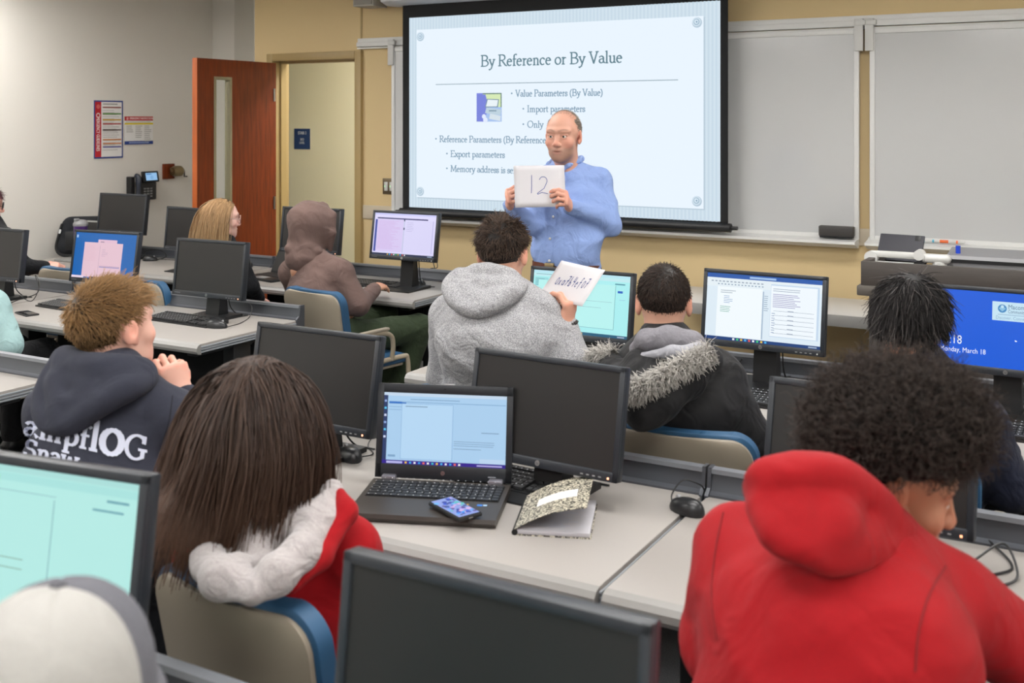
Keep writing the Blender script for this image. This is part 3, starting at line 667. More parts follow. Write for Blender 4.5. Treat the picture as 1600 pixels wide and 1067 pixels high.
# ------------------------------------------------------------------ desks
DK = .72
def desk(x0, x1, yf, label, right_end=False):
    t = thing('classroom_desk', label, 'desk', ((x0+x1)/2, yf, 0), 0, 'long classroom computer desks'); k = (x1-x0)/2-.003; D = .70
    MB().b2(-k, k, .02, D, DK-.028, DK, .002).build('desk_top', M['desk'], t)
    pr = [(.022, DK+.0005), (.004, DK-.006), (-.006, DK-.018), (-.006, DK-.034), (.002, DK-.046), (.022, DK-.05)]
    MB().prism(pr, -k, k, 'x').build('front_edge', M['edge'], t)
    for s in (-1, 1):
        e = MB()
        for i in range(3): e.b2(s*k-.006 if s > 0 else s*k-.004, s*k+.004 if s > 0 else s*k+.006, .02, D, DK-.012-.011*i-.0085, DK-.0115-.011*i, .003)
        e.build('end_edge', M['edge_end'], t)
        MB().b2(s*(k-.1)-.035, s*(k-.1)+.035, .3, .42, .04, DK-.03, .006).b2(s*(k-.1)-.03, s*(k-.1)+.03, .06, .62, DK-.075, DK-.03, .004).build('leg', M['black'], t)
        MB().b2(s*(k-.1)-.03, s*(k-.1)+.03, .06, .64, 0, .04, .008).build('foot', M['black'], t)
    rl = [(D-.012, DK-.03), (D-.012, DK+.006), (D+.006, DK+.012), (D+.012, DK+.03), (D+.018, DK+.06), (D+.03, DK+.062), (D+.036, DK-.05), (D, DK-.06)]
    r_ = MB().prism(rl, -k, k, 'x').build('cable_rail', M['slate'], t)
    MB().prism([(D+.01, DK+.058), (D+.012, DK+.07), (D+.036, DK+.072), (D+.038, DK+.058)], -k, k, 'x').build('rail_lip', M['slate_lip'], r_)
    for s in (-1, 1): MB().prism([(D-.02, DK-.05), (D-.02, DK+.004), (D+.002, DK+.02), (D+.01, DK+.074), (D+.042, DK+.074), (D+.042, DK-.07)], s*k-.005, s*k+.005, 'x').build('rail_end_cap', M['slate'], t)
    MB().b2(-k+.12, k-.12, .5, .53, .3, DK-.06, .004).build('modesty_panel', M['black_soft'], t)
    MB().b2(-k+.12, k-.12, .42, .5, DK-.1, DK-.05, .01).build('cable_tray', M['black'], t)
    return t
Y2, Y1, Y3, Y0 = 2.17, 3.65, 5.14, .66
desk(-2.69, -1.005, Y2, 'desk under the open laptop and speckled notebook')
desk(-.995, .70, Y2, 'desk at which the curly haired person in red sits')
desk(-2.55, -.86, Y1, 'desk in front of the grey hoodie and fur hood people')
desk(-.85, .85, Y1, 'desk carrying the blue lock screen monitor at right')
desk(-5.43, -3.70, Y1, 'desk carrying the blue monitor with pink windows')
desk(-7.0+.62, -5.44, Y1, 'desk stub at left edge behind the teal sleeved person')
desk(-5.20, -3.53, Y3, 'desk in front of the brown hooded person')
desk(-6.98, -5.21, Y3, 'desk by the left wall with black bag and bottle')
desk(-5.45, -3.71, Y2, 'desk end at left edge behind the navy hoodie person')
desk(-2.69, -1.005, Y0, 'desk behind the girl, mostly hidden, carrying two nearest monitors')
# ------------------------------------------------------------------ monitors
MW, MH = .485, .298
def monitor(x, y, zc, yaw, tilt, label, pic=None, group=None, W=MW, H=MH, side=0):
    t = thing('monitor', label, 'monitor', (x, y, DK), R(yaw), group)
    tl = R(tilt); c = Vector((0, 0, zc-DK)); Q = Matrix(((1, 0, 0, 0), (0, math.sin(tl), -math.cos(tl), 0), (0, math.cos(tl), math.sin(tl), 0), (0, 0, 0, 1))); Q = Matrix.Translation(c) @ Q
    bs, bt, bb = .016, .016, .026
    h_ = MB().box((0, 0, -.022), (W, H, .028), .004, M=Q).box((0, -.01, -.042), (W*.62, H*.66, .03), .012, M=Q)
    h_.box((0, H/2-bt/2, -.006), (W, bt, .012), .003, M=Q).box((0, -H/2+bb/2, -.006), (W, bb, .012), .003, M=Q)
    for s in (-1, 1): h_.box((s*(W/2-bs/2), 0, -.006), (bs, H, .012), .003, M=Q)
    h_.build('housing', M['mon'], t)
    w_, h = W-2*bs+.002, H-bt-bb+.002
    S = Q @ Matrix.Translation((-w_/2, -H/2+bb-.001, -.0045))
    if pic is None: MB().b2(0, w_, 0, h, -.002, 0, M=S).build('display', M['off'], t, smooth=0)
    else:
        p = Print(); p.dz = .00006; pic(p, w_, h); p.build('display', M['lit'], t, S)
    lg = MB().lathe([(.0075, 0), (.0075, .0012)], n=18, M=Q @ Matrix.Translation((0, -H/2+bb*.5, 0))).build('maker_badge', M['silver'], t)
    p = Print(); p.sans('hp', 0, -.0028, .006, '55585C', align='c', sx=.9); p.build('badge_letters', M['print'], lg, Q @ Matrix.Translation((0, -H/2+bb*.5, .0014)) @ Matrix(((1, .2, 0, 0), (0, 1, 0, 0), (0, 0, 1, 0), (0, 0, 0, 1))))
    b_ = MB()
    for i in range(4): b_.box((W*.5-.05-.018*i, -H/2+.009, .0005), (.008, .003, .001), M=Q)
    b_.build('button_row', M['grey_plastic'], t)
    MB().box((W/2-.025, -H/2+.009, .0008), (.005, .005, .0016), M=Q).build('power_light', M['led'] if pic is None else M['white_plastic'], t)
    p = Print(); p.lines(0, 0, .04, 1, .01, .0035, '6A6E74', 0); p.build('model_print', M['print'], t, Q @ Matrix.Translation((-W/2+.02, -H/2+.012, .0006)))
    zn = zc-DK
    MB().prism([(.025, .01), (.10, .01), (.085, zn*.55), (.075, zn+.03), (.05, zn+.03), (.045, zn*.55)], -.045, .045, 'x').build('stand_neck', M['black'], t)
    MB().prism([(-.11, .0), (-.11, .006), (.04, .016), (.13, .016), (.13, 0)], -.115, .115, 'x').build('stand_base', M['black'], t)
    cp = [(.03, .06, zn-.03), (.05, .085, zn-.1), (.055, .1, .06), (.06, .14, .012), (.09, .15, .005), (.13, .15, .005)]
    MB().tube(curve_pts(cp, 5), .003, 6).build('power_cord', M['black'], t)
    return t
def ui(bg, bar, win, txt, seed=0, task='1C2A4A'):
    def f(p, w, h):
        p.grid(0, 0, w, h, bg); p.rect(0, h*.955, w, h*.045, bar); p.rect(0, 0, w, h*.05, task)
        for i in range(9): p.rect(w*(.25+.035*i), h*.012, w*.018, h*.028, ('E8C04A', '4AB0E8', 'E85A4A', 'F0F0F0', '4AC87A')[(i+seed) % 5])
        p.rect(w*.9, h*.015, w*.07, h*.02, '9FB0C8')
        win(p, w, h, txt)
    return f
def win_lavender(p, w, h, t):
    p.rect(w*.05, h*.86, w*.82, h*.03, '3A3870'); p.rect(w*.02, h*.08, w*.035, h*.76, '3C4CA0'); p.rect(w*.06, h*.09, w*.42, h*.76, 'D6C8F0')
    p.lines(w*.08, h*.8, w*.36, 24, h*.028, h*.006, 'C99FD8', .45, 3); p.rect(w*.485, h*.08, w*.025, h*.78, 'C8C8E8'); p.rect(w*.488, h*.62, w*.02, h*.05, '303868'); p.rect(w*.488, h*.82, w*.02, h*.04, '303868')
    p.rect(w*.52, h*.09, w*.44, h*.76, 'D8D4F6'); p.lines(w*.54, h*.79, w*.12, 6, h*.04, h*.006, 'A8A0D0', .6, 4); p.rect(w*.955, h*.09, w*.008, h*.76, 'A8A4D8')
def win_pink(p, w, h, t):
    p.rect(w*.38, h*.62, w*.31, h*.24, 'E0BCD0'); p.rect(w*.42, h*.8, w*.06, h*.015, '706878'); p.rect(w*.55, h*.74, w*.1, h*.015, '706878')
    p.rect(w*.16, h*.03, w*.63, h*.76, 'E2C0CE'); p.rect(w*.42, h*.03, w*.004, h*.7, 'B898B0'); p.lines(w*.18, h*.72, w*.22, 12, h*.03, h*.004, 'D8A8B8', .3, 2)
    p.lines(w*.46, h*.64, w*.1, 5, h*.035, h*.006, 'B090B0', .5, 2); p.rect(w*.44, h*.28, w*.33, h*.006, 'A080A8'); p.rect(w*.44, h*.25, w*.33, h*.02, '9890C0'); p.rect(w*.02, h*.88, w*.025, h*.06, 'B8D0F0'); p.rect(w*.0, h*.0, w*.2, h*.05, 'E8D8E8'); p.rect(w*.3, 0, w*.1, h*.04, '302838')
def win_cyan(p, w, h, t):
    p.rect(0, h*.9, w, h*.05, 'BFE8EE'); p.lines(w*.03, h*.93, w*.5, 1, .01, h*.008, '6AA0B0', 0); p.rect(w*.02, h*.74, w*.14, h*.14, '98D8DC'); p.lines(w*.03, h*.85, w*.12, 5, h*.025, h*.006, '5A98A8', .4, 5)
    p.rect(w*.88, h*.72, w*.05, h*.035, '2060C0'); p.rect(w*.06, h*.14, w*.8, h*.7, 'B6F0EE'); p.lines(w*.35, h*.56, w*.5, 2, h*.1, h*.005, '88B8C0', .3, 1); p.rect(w*.855, h*.14, w*.005, h*.7, '70B0B8'); p.rect(w*.06, h*.13, w*.8, h*.008, '88C0C8')
    p.lines(w*.85, h*.85, w*.1, 1, .01, h*.02, '4A90A0', 0); p.rect(w*.9, h*.61, w*.06, h*.006, '8AB8D8')
def win_word(p, w, h, t):
    p.rect(0, h*.93, w, h*.07, '2458A8'); p.rect(w*.38, h*.945, w*.23, h*.03, '9FC0E8'); p.rect(0, h*.8, w, h*.13, 'E4EEF4')
    for i in range(14): p.rect(w*(.04+.034*i), h*.87, w*.02, h*.018, '9AA8B8'); p.rect(w*(.1+.03*i), h*.83, w*.014, h*.015, '7F98B0')
    p.rect(w*.02, h*.06, w*.5, h*.73, 'DCEAF4'); p.rect(w*.1, h*.06, w*.4, h*.74, 'F0F8FC'); p.lines(w*.13, h*.74, w*.14, 2, h*.03, h*.008, '8A98A8', .3, 1); p.lines(w*.16, h*.66, w*.08, 5, h*.025, h*.007, '7A9AC8', .4, 2); p.lines(w*.13, h*.5, w*.1, 4, h*.025, h*.007, '58A890', .3, 3)
    p.rect(w*.5, h*.07, w*.012, h*.7, 'A8BCD0'); p.lines(w*.515, h*.7, w*.04, 8, h*.03, h*.008, '8098B0', .3, 5)
    p.rect(w*.57, h*.12, w*.41, h*.77, 'C4D8EC'); p.rect(w*.573, h*.13, w*.39, h*.74, 'EEF6FC'); p.lines(w*.59, h*.82, w*.3, 2, h*.03, h*.007, '7F90A8', .3, 6); p.lines(w*.59, h*.74, w*.24, 8, h*.026, h*.008, '8C84B8', .4, 7)
    for i in range(6): p.rect(w*.6, h*(.5-.065*i), w*.34, h*.004, '70809A'); p.rect(w*.72, h*(.506-.065*i), w*.05, h*.008, '8090A8')
    p.lines(w*.585, h*.46, w*.03, 9, h*.035, h*.008, '6F88B0', .3, 8)
def lock(p, w, h):
    p.grid(0, 0, w, h, '0A5AD8'); p.rect(w*.40, h*.63, w*.5, h*.25, 'C4E2F2')
    p.disc(w*.47, h*.79, h*.055, '3F86BE'); p.poly([(w*.445, h*.79), (w*.47, h*.75), (w*.495, h*.79), (w*.47, h*.83)], '8CC0E0'); p.disc(w*.47, h*.815, h*.02, 'C4E2F2')
    p.sans('Macomb', w*.51, h*.79, h*.062, '41698C', sx=.82); p.sans('Community College', w*.51, h*.735, h*.048, '41698C', sx=.66); p.rect(w*.44, h*.705, w*.42, h*.012, '9FC0D8'); p.sans('Discover. Connect. Advance.', w*.425, h*.65, h*.045, '7FA8C8', sx=.82)
    p.sans('5:18', w*.06, h*.27, h*.12, 'F2F6FF', sx=.8); p.sans('Monday, March 18', w*.03, h*.16, h*.068, 'F2F6FF', sx=.82); p.poly([(w*.56, h*.39), (w*.578, h*.375), (w*.57, h*.365), (w*.562, h*.37)], 'F4F8FF')
def win_green(p, w, h, t):
    p.rect(0, h*.9, w, h*.05, 'A6E0DC'); p.rect(w*.0, h*.88, w*.35, h*.05, '9CE6B8'); p.rect(w*.02, h*.2, w*.2, h*.66, '9FE0C4'); p.rect(w*.3, h*.1, w*.004, h*.78, '7098A8'); p.rect(w*.32, h*.1, w*.003, h*.76, '88A8B4')
    p.rect(w*.62, h*.12, w*.004, h*.7, '7AA8B0'); p.rect(w*.33, h*.84, w*.3, h*.004, '80B0B8'); p.lines(w*.34, h*.42, w*.2, 2, h*.06, h*.006, '84A898', .2, 2); p.lines(w*.86, h*.86, w*.1, 1, .01, h*.014, '5C98A8', 0); p.lines(w*.8, h*.8, w*.14, 1, .01, h*.012, '5C98A8', 0)
g_off = 'switched off monitors on the desks'
mon = {}
mon['A'] = monitor(-6.455, 5.60, 1.06, 1.6, 6.8, 'dark monitor in front of the black shoulder bag by left wall')
mon['B'] = monitor(-5.563, 5.398, 1.005, -4.1, 5.5, 'dark monitor half hidden by the long blonde hair')
mon['C'] = monitor(-4.62, 5.54, 1.033, 1.1, 6.5, 'dark monitor behind the brown hood')
mon['D'] = monitor(-3.82, 5.455, 1.047, 0.3, 8.6, 'lit monitor with lavender code windows beside the brown hooded person', ui('DCD8FA', 'C8C8F4', win_lavender, ''))
mon['E'] = monitor(-5.64, 3.985, .985, 0, 6.5, 'dark monitor at left edge above the teal sleeve')
mon['F'] = monitor(-5.05, 4.255, .973, 5.2, 8.8, 'lit monitor with pink windows on blue desktop', ui('0D62B0', '0D62B0', win_pink, '', 1, '0D62B0'))
mon['G'] = monitor(-4.14, 4.155, .98, .9, 6.6, 'dark monitor in front of the blonde person')
mon['H'] = monitor(-2.0, 4.14, .972, -.3, 8.7, 'lit cyan monitor behind the held paper sheet', ui('A8ECEE', 'B8E4F0', win_cyan, '', 2, '1E5A7A'))
mon['W'] = monitor(-1.21, 4.12, 1.016, -1.3, 8.5, 'lit monitor with white document windows above the black parka', ui('DDEBF5', '2458A8', win_word, '', 3, '1A3F7A'))
mon['I'] = monitor(-.35, 4.10, 1.02, -2, 8.5, 'lit blue lock screen monitor showing time and college logo', lock)
mon['J'] = monitor(-2.165, 2.60, .962, -.6, 10.4, 'dark monitor left of the open laptop')
mon['K'] = monitor(-1.395, 2.655, .946, -3.3, 10.6, 'dark monitor right of the open laptop')
mon['L'] = monitor(-.525, 2.62, .97, -4, 12, 'dark monitor hidden behind the large curly hair')
mon['M'] = monitor(-.745, 1.235, .980, -.3, 6.9, 'nearest dark monitor, at bottom centre of the photo', W=.478)
mon['N'] = monitor(-1.605, 1.185, 1.03, 8, 8, 'lit pale green monitor in front of the white cap', ui('B2E8E2', 'A8DCD8', win_green, '', 4, '6AA8A8'))
desk(-.995, .70, Y0, 'desk at the bottom edge under the nearest dark monitor')
# ------------------------------------------------------------------ keyboards and mice
def keyboard(loc, rz, label):
    t = thing('keyboard', label, 'keyboard', loc, rz, 'black desktop keyboards')
    MB().prism([(-.075, 0), (-.075, .008), (.075, .018), (.075, 0)], -.225, .225, 'x').build('body', M['black'], t)
    k = MB(); s = R(3.8)
    for r_ in range(6):
        y = -.058+r_*.0215+(.006 if r_ == 5 else 0); z = .0095+(y+.075)*.0667
        segs = ((-.215, .075), (.085, .14), (.15, .215)) if r_ not in (2,) else ((-.215, .075), (.15, .215))
        for a, b_ in segs:
            if r_ == 0 and a < 0:
                for u, v in ((-.215, -.185), (-.182, -.155), (-.152, -.125), (-.122, -.02), (-.017, .01), (.013, .04), (.043, .075)): k.box(((u+v)/2, y, z+.004), (v-u-.003, .017, .008), 0, rot=(s, 0, 0))
                continue
            n = max(1, round((b_-a)/.0193)); st = (b_-a)/n
            for i in range(n): k.box((a+st*(i+.5), y, z+.004), (st-.003, .017, .008), 0, rot=(s, 0, 0))
    tag(k.build('keys', M['key'], t, smooth=0), kind='stuff')
    p = Print()
    rr = random.Random(3)
    for r_ in range(6):
        for i in range(15):
            x = -.207+i*.0193
            if x < .07: p.rect(x, -.056+r_*.0215, .004, .005, 'B8BCC0')
    p.build('key_letters', M['print'], t, Matrix.Translation((0, 0, .0232)) @ Matrix.Rotation(s, 4, 'X'))
    return t
def mouse(loc, rz, label, cord):
    t = thing('computer_mouse', label, 'mouse', loc, rz, 'black corded mice')
    V = []; F = []; n, m_ = 18, 7
    for j in range(m_+1):
        ph = math.pi/2*j/m_
        for i in range(n):
            a = 2*math.pi*i/n; r_ = math.cos(ph)**.6 if j < m_ else 0
            x = .031*r_*math.cos(a)*(1-.08*math.sin(a)); y = .056*r_*math.sin(a); V.append((x, y, .004+.033*math.sin(ph)*(1-.18*y/.056)))
    for j in range(m_):
        for i in range(n): F.append([j*n+i, j*n+(i+1) % n, (j+1)*n+(i+1) % n, (j+1)*n+i])
    MB().add(V, F).lathe([(.03, 0), (.03, .005)], n=18, M=Matrix.Diagonal((1, 1.8, 1, 1))).build('shell', mat('mouse_plastic', '1C1D1F', .35), t, smooth=60)
    MB().tube([(-.004, .03, .033), (.004, .03, .033)], .006, 10).build('scroll_wheel', M['grey_plastic'], t)
    L = Matrix.Rotation(-rz, 4, 'Z') @ Matrix.Translation((-loc[0], -loc[1], -loc[2]))
    MB().tube([tuple(L @ Vector(q)) for q in curve_pts(cord, 6)], .0022, 6).build('cord', M['black'], t)
    return t
D3 = lambda px, py, z=DK: tuple(at(px, py, z=z))
keyboard((-4.07, 5.50, DK), R(-1), 'black keyboard in front of the lavender monitor')
keyboard((-4.18, 4.02+.02, DK), R(-2), 'black keyboard in front of the blonde person, right of the brown quiff')
keyboard((-5.02, 4.02, DK), R(-4), 'black keyboard beside the dark phone at left')
keyboard((-5.3, 5.33, DK), R(0), 'black keyboard below the dark monitor beside the blonde hair')
keyboard((-1.505, 2.69, DK+.004), R(-5), 'black keyboard tucked under the dark monitor beside the laptop')
keyboard((-1.07, 3.90, DK), R(-2), 'black keyboard beside the black parka shoulder')
keyboard((-.24, 3.90, DK), R(-2), 'black keyboard under the blue lock screen monitor')
def lp(px, py): return (float(at(px, py, z=DK)[0]), float(at(px, py, z=DK)[1]), DK)
def c3(px, py, z=DK+.004): return tuple(at(px, py, z=z))
mouse(lp(657, 447), R(15), 'black mouse right of the keyboard by the lavender monitor', [c3(657, 440, DK+.012), c3(672, 428), c3(664, 420), c3(640, 428, DK+.03), c3(655, 436), c3(690, 440), c3(702, 447)])
mouse(lp(339, 512), R(-70), 'black mouse at the right end of the desk with pink monitor', [c3(354, 511, DK+.012), c3(375, 505), c3(390, 495), c3(393, 478, DK+.05), c3(380, 470, DK+.05), c3(372, 485), c3(388, 492), c3(345, 499)])
mouse((-6.22, 5.66, DK), R(-60), 'black mouse by the dark monitor near the black bag', [(-6.17, 5.69, DK+.012), (-6.1, 5.74, DK+.006), (-6.0, 5.78, DK+.006)])
mouse(lp(547, 717), R(60), 'black mouse behind the straight brown hair by dark monitor', [c3(562, 714, DK+.012), c3(583, 709), c3(575, 695), c3(588, 672, DK+.03), c3(583, 660, DK+.04)])
mouse(lp(1073, 800), R(68), 'black mouse on the seam between two desks beside red hoodie', [c3(1052, 790, DK+.014), c3(1050, 772, DK+.02), c3(1068, 750, DK+.05), c3(1095, 758, DK+.03), c3(1094, 768), c3(1040, 752), c3(985, 742), c3(967, 748)])
mouse(lp(388, 417), R(30), 'black mouse near the black laptop by the brown hooded person', [c3(390, 412, DK+.01), c3(396, 405), c3(410, 400)])
def wires(name, label, paths, r=.003):
    m = MB()
    for q in paths: m.tube(curve_pts(q, 7), r, 6)
    return tag(m.build(name, M['black']), label, 'cable')
wires('cable', 'loose black cable loops on the desk right of the red hoodie', [[c3(1535, 835, DK+.01), c3(1580, 880), c3(1565, 895), c3(1500, 900), c3(1530, 870, DK+.03), c3(1570, 850, DK+.05), c3(1590, 900, DK+.01), c3(1560, 915), c3(1520, 915)]])
wires('cable', 'tangle of black cables on the desk beside the dark monitor at left edge', [[c3(30, 462, DK+.03), c3(50, 470), c3(62, 445, DK+.08), c3(55, 430, DK+.1), c3(60, 455, DK+.02), c3(40, 465), c3(15, 470)], [c3(60, 440, DK+.09), c3(58, 458, DK+.02), c3(30, 468), c3(10, 476)]], .0025)
wires('cable', 'tangle of black cables behind the lavender monitor stand', [[c3(682, 405, DK+.06), c3(683, 418, DK+.02), c3(672, 420), c3(665, 432), c3(680, 430), c3(676, 405, DK+.07)]], .003)
wires('cable', 'black cable loop behind the dark monitor near the bag', [[(-6.35, 5.7, DK+.005), (-6.33, 5.73, DK+.06), (-6.2, 5.74, DK+.07), (-6.12, 5.72, DK+.03), (-6.18, 5.68, DK+.005)]], .004)
wires('cable', 'black cables draped on the desk behind the white document monitor', [[c3(1160, 560, DK+.06), c3(1155, 570, DK+.02), c3(1175, 572), c3(1200, 590, DK+.015), c3(1240, 588), c3(1262, 592), c3(1262, 600)]], .003)
# ------------------------------------------------------------------ laptop, phone, notebook
h0, h1 = at(584.6, 746.4, z=.745), at(798.5, 757, z=.745); LW = float(np.linalg.norm(h1-h0)); la = math.atan2(h1[1]-h0[1], h1[0]-h0[0]); mid = (h0+h1)/2
t = thing('laptop', 'open dark laptop with pale blue screen and phone on its palm rest', 'laptop', (mid[0], mid[1], DK), la); LD = .265
MB().prism([(-LD, .003), (-LD-.004, .012), (-LD, .022), (-.005, .026), (0, .02), (0, .003)], -LW/2, LW/2, 'x').b2(-LW/2+.02, LW/2-.02, -LD+.02, -.02, 0, .004).build('base', mat('laptop_grey', '3A3531', .42), t)
def keys(t, x0, x1, y0, y1, z0, sl, rows, cols, m, gap=.003):
    k = MB()
    for r_ in range(rows):
        y = y0+(y1-y0)*(r_+.5)/rows
        if r_ == 0: cs = [(0, 1.2), (1.2, 2.2), (2.2, 3.2), (3.2, 4.2), (4.2, 9), (9, 10), (10, 11), (11, 12), (12, 13), (13, 14), (14, 15), (15, 17), (17, 18)]
        else: o_ = (.0, .6, .3, 0, 0, 0)[r_ % 6]; cs = [(0, 1+o_)]+[(1+o_+i, 2+o_+i) for i in range(12)]+[(13+o_, 14.0)]+[(14+i, 15+i) for i in range(4)]
        sc = (x1-x0)/18
        for a, b_ in cs: k.box((x0+(a+b_)/2*sc, y, z0+y*sl), ((b_-a)*sc-gap, (y1-y0)/rows-gap, .003), 0)
    return tag(k.build('keys', m, t, smooth=0), kind='stuff')
MB().b2(-LW/2+.014, LW/2-.012, -.142, -.022, .0215, .0262, M=Matrix.Rotation(.014, 4, 'X')).build('keyboard_well', M['black_soft'], t)
keys(t, -LW/2+.016, LW/2-.014, -.14, -.024, .0285, .014, 6, 18, M['key'])
p = Print()
for r_ in range(6):
    for i in range(17): p.rect(-LW/2+.02+i*LW*.053, -.136+r_*.0193, .003, .004, 'C0C0C0')
p.build('key_letters', M['print'], t, Matrix.Translation((0, 0, .0303)) @ Matrix.Rotation(.014, 4, 'X'))
MB().b2(-.11, .0, -.235, -.165, .0215, .0232, .001, M=Matrix.Rotation(.014, 4, 'X')).build('touchpad', mat('touchpad', '4E4A4A', .35), t)
p = Print(); p.rect(0, 0, .014, .012, '3A78C8'); p.rect(-.03, .002, .008, .008, 'D8A840'); p.rect(.016, .002, .01, .009, 'A8C8E8'); p.build('stickers', M['print'], t, Matrix.Translation((.13, -.175, .0238)))
tl = R(9); LH = .258
Q = Matrix.Translation((0, .006, .026)) @ Matrix(((1, 0, 0, 0), (0, math.sin(tl), -math.cos(tl), 0), (0, math.cos(tl), math.sin(tl), 0), (0, 0, 0, 1)))
lid = MB().box((0, LH/2, -.008), (LW, LH, .009), .003, M=Q)
lid.box((0, LH-.0125, -.002), (LW, .025, .004), .001, M=Q).box((0, .019, -.002), (LW, .038, .004), .001, M=Q)
for s in (-1, 1): lid.box((s*(LW/2-.009), LH/2, -.002), (.018, LH, .004), .001, M=Q)
lid = lid.build('lid', mat('laptop_lid', '23262B', .4), t)
def lap(p, w, h):
    p.grid(0, 0, w, h, 'A9CDEC'); p.rect(0, h*.95, w, h*.05, 'C4D8EC'); p.rect(0, 0, w, h*.055, '33208A'); p.rect(0, h*.055, w*.035, h*.9, '2A3C66')
    for i in range(6): p.rect(w*.008, h*(.86-.1*i), w*.018, h*.03, ('8FA8D8', '5AC0E8', 'D0D8F0')[i % 3])
    p.rect(w*.045, h*.84, w*.14, h*.03, '2F6FC0'); p.rect(w*.045, h*.79, w*.14, h*.012, '8FB4D8'); p.rect(w*.045, h*.75, w*.1, h*.012, '8FB4D8'); p.rect(w*.15, h*.86, w*.84, h*.012, '86AED4'); p.lines(w*.22, h*.9, w*.4, 1, .01, h*.012, '7FA4C8', 0)
    p.rect(w*.15, h*.075, w*.42, h*.77, '82ACD6'); p.rect(w*.153, h*.08, w*.413, h*.76, 'B4D6F2'); p.lines(w*.18, h*.8, w*.18, 1, .01, h*.014, '7F9CB8', 0)
    p.lines(w*.58, h*.34, w*.33, 3, h*.028, h*.008, '7E9CBC', .1, 4); p.lines(w*.58, h*.24, w*.22, 1, .01, h*.009, '7E9CBC', 0); p.lines(w*.8, h*.47, w*.14, 1, .01, h*.012, '7E9CBC', 0); p.rect(w*.79, h*.06, w*.2, h*.06, 'BBD4EE'); p.rect(w*.04, h*.012, w*.13, h*.03, 'B8B8E8'); p.rect(w*.05, h*.1, w*.06, h*.03, '7FA4C8')
    for i in range(13): p.rect(w*(.19+.036*i), h*.015, w*.017, h*.026, ('E8C04A', '4AB0E8', 'E8E8F0', '38A0E0', 'E86A5A', 'F0F0F0', '3AC0C8')[i % 7])
    p.rect(w*.77, h*.018, w*.2, h*.02, 'B0A8E0')
p = Print(); p.dz = .00006; lap(p, LW-.034, LH-.061); p.build('display', M['lit'], lid, Q @ Matrix.Translation((-LW/2+.017, .037, -.0028)))
MB().lathe([(.006, 0), (.006, .0008)], n=16, M=Q @ Matrix.Translation((0, .018, 0))).build('maker_badge', M['silver'], lid)
p = Print(); p.sans('hp', 0, -.0025, .005, '60646A', align='c'); p.build('badge_letters', M['print'], lid, Q @ Matrix.Translation((0, .018, .001)))
p = Print(); p.rect(0, 0, .022, .003, '8A8E94'); p.build('model_print', M['print'], lid, Q @ Matrix.Translation((LW*.33, .012, .0006)))
MB().box((0, LH-.011, .0002), (.006, .004, .001), M=Q).build('webcam', M['black_soft'], lid)
MB().box((.01, LH+.001, -.006), (.03, .004, .006), .001, M=Q).build('lid_latch', M['silver'], lid)
for s in (-1, 1): MB().b2(s*LW*.39-.02, s*LW*.39+.02, -.012, .012, .018, .036, .004).build('hinge', mat('hinge_silver', '8E8C94', .35, metal=.6), t)
# phone on the palm rest
pc = at(711, 792, z=.757); ph_a = la+R(-40)
e0, e1 = at(668, 783.5, z=.757), at(754.5, 797, z=.757)
q0, q1, q2 = at(668, 783, z=.757), at(701, 772.5, z=.757), at(719, 811, z=.757)
ph_a = math.atan2((q2-q0)[1], (q2-q0)[0])
t = thing('smartphone', 'smartphone with colourful lit wallpaper lying on the laptop', 'phone', (pc[0], pc[1], .7465), ph_a); t.rotation_euler.x = R(1)
pl, pw_ = .148, .072
MB().box((0, 0, .0055), (pl, pw_, .010), .004).build('case', M['black'], t); MB().box((0, 0, .0105), (pl-.006, pw_-.006, .0012), .0004).build('bezel', M['black_soft'], t)
p = Print(); p.dz = .00005; p.grid(0, 0, pl-.012, pw_-.01, '8FA0E0'); rr = random.Random(5)
for i in range(60):
    x_, y_ = rr.uniform(.006, pl-.02), rr.uniform(.004, pw_-.016); p.disc(x_, y_, rr.uniform(.003, .008), rr.choice(['3A5AC8', 'B8A8F0', '5A3A90', '6FB8F0', '2838A0', 'D8B0E0', '204080', '58C0B8']), 8)
for i in range(4): p.rect(pl-.036, .006+.013*i, .01, .009, ['2E7AE8', '2E9AF0', '1E50D0', '48A8F0'][i])
p.build('display', M['lit'], t, Matrix.Translation((-pl/2+.006, -pw_/2+.005, .0113)))
MB().box((pl/2+.0002, 0, .005), (.001, .012, .003)).build('charging_port', M['silver'], t)
# composition notebook
nf, nb, nr = at(804, 836, z=DK), at(838, 778, z=DK), at(930, 843, z=DK)
ang = math.atan2((nr-nf)[1], (nr-nf)[0]); NW, ND = .19, .245
t = thing('notebook', 'composition notebook with speckled black and white cover, half open', 'notebook', (nf[0], nf[1], DK), ang)
g, nt, b = new_mat('speckled_cover'); tc_ = node(nt, 'ShaderNodeTexCoord'); vv_ = node(nt, 'ShaderNodeTexNoise', Scale=190, Detail=3.0); cr = node(nt, 'ShaderNodeValToRGB')
cr.color_ramp.interpolation = 'CONSTANT'; cr.color_ramp.elements[0].color = lin('191815'); cr.color_ramp.elements[1].position = .5; cr.color_ramp.elements[1].color = lin('CFC8B4')
nt.links.new(tc_.outputs['Object'], vv_.inputs['Vector']); nt.links.new(vv_.outputs[0], cr.inputs[0]); nt.links.new(cr.outputs[0], b.inputs['Base Color']); b.inputs['Roughness'].default_value = .5
MB().b2(0, NW, 0, ND, 0, .0015).build('back_cover', g, t)
MB().b2(.002, NW-.003, .003, ND-.003, .0016, .013, .002).build('pages', mat('page_stack', 'C0BEC4', .8, mott=.12, mscale=400, stretch=(.05, .05, 20)), t)
p = Print(); p.lines(.02, ND-.03, NW-.05, 20, .0098, .0015, 'A8B4D0', .35, 3); p.build('handwriting', M['print'], t, Matrix.Translation((0, 0, .0132)))
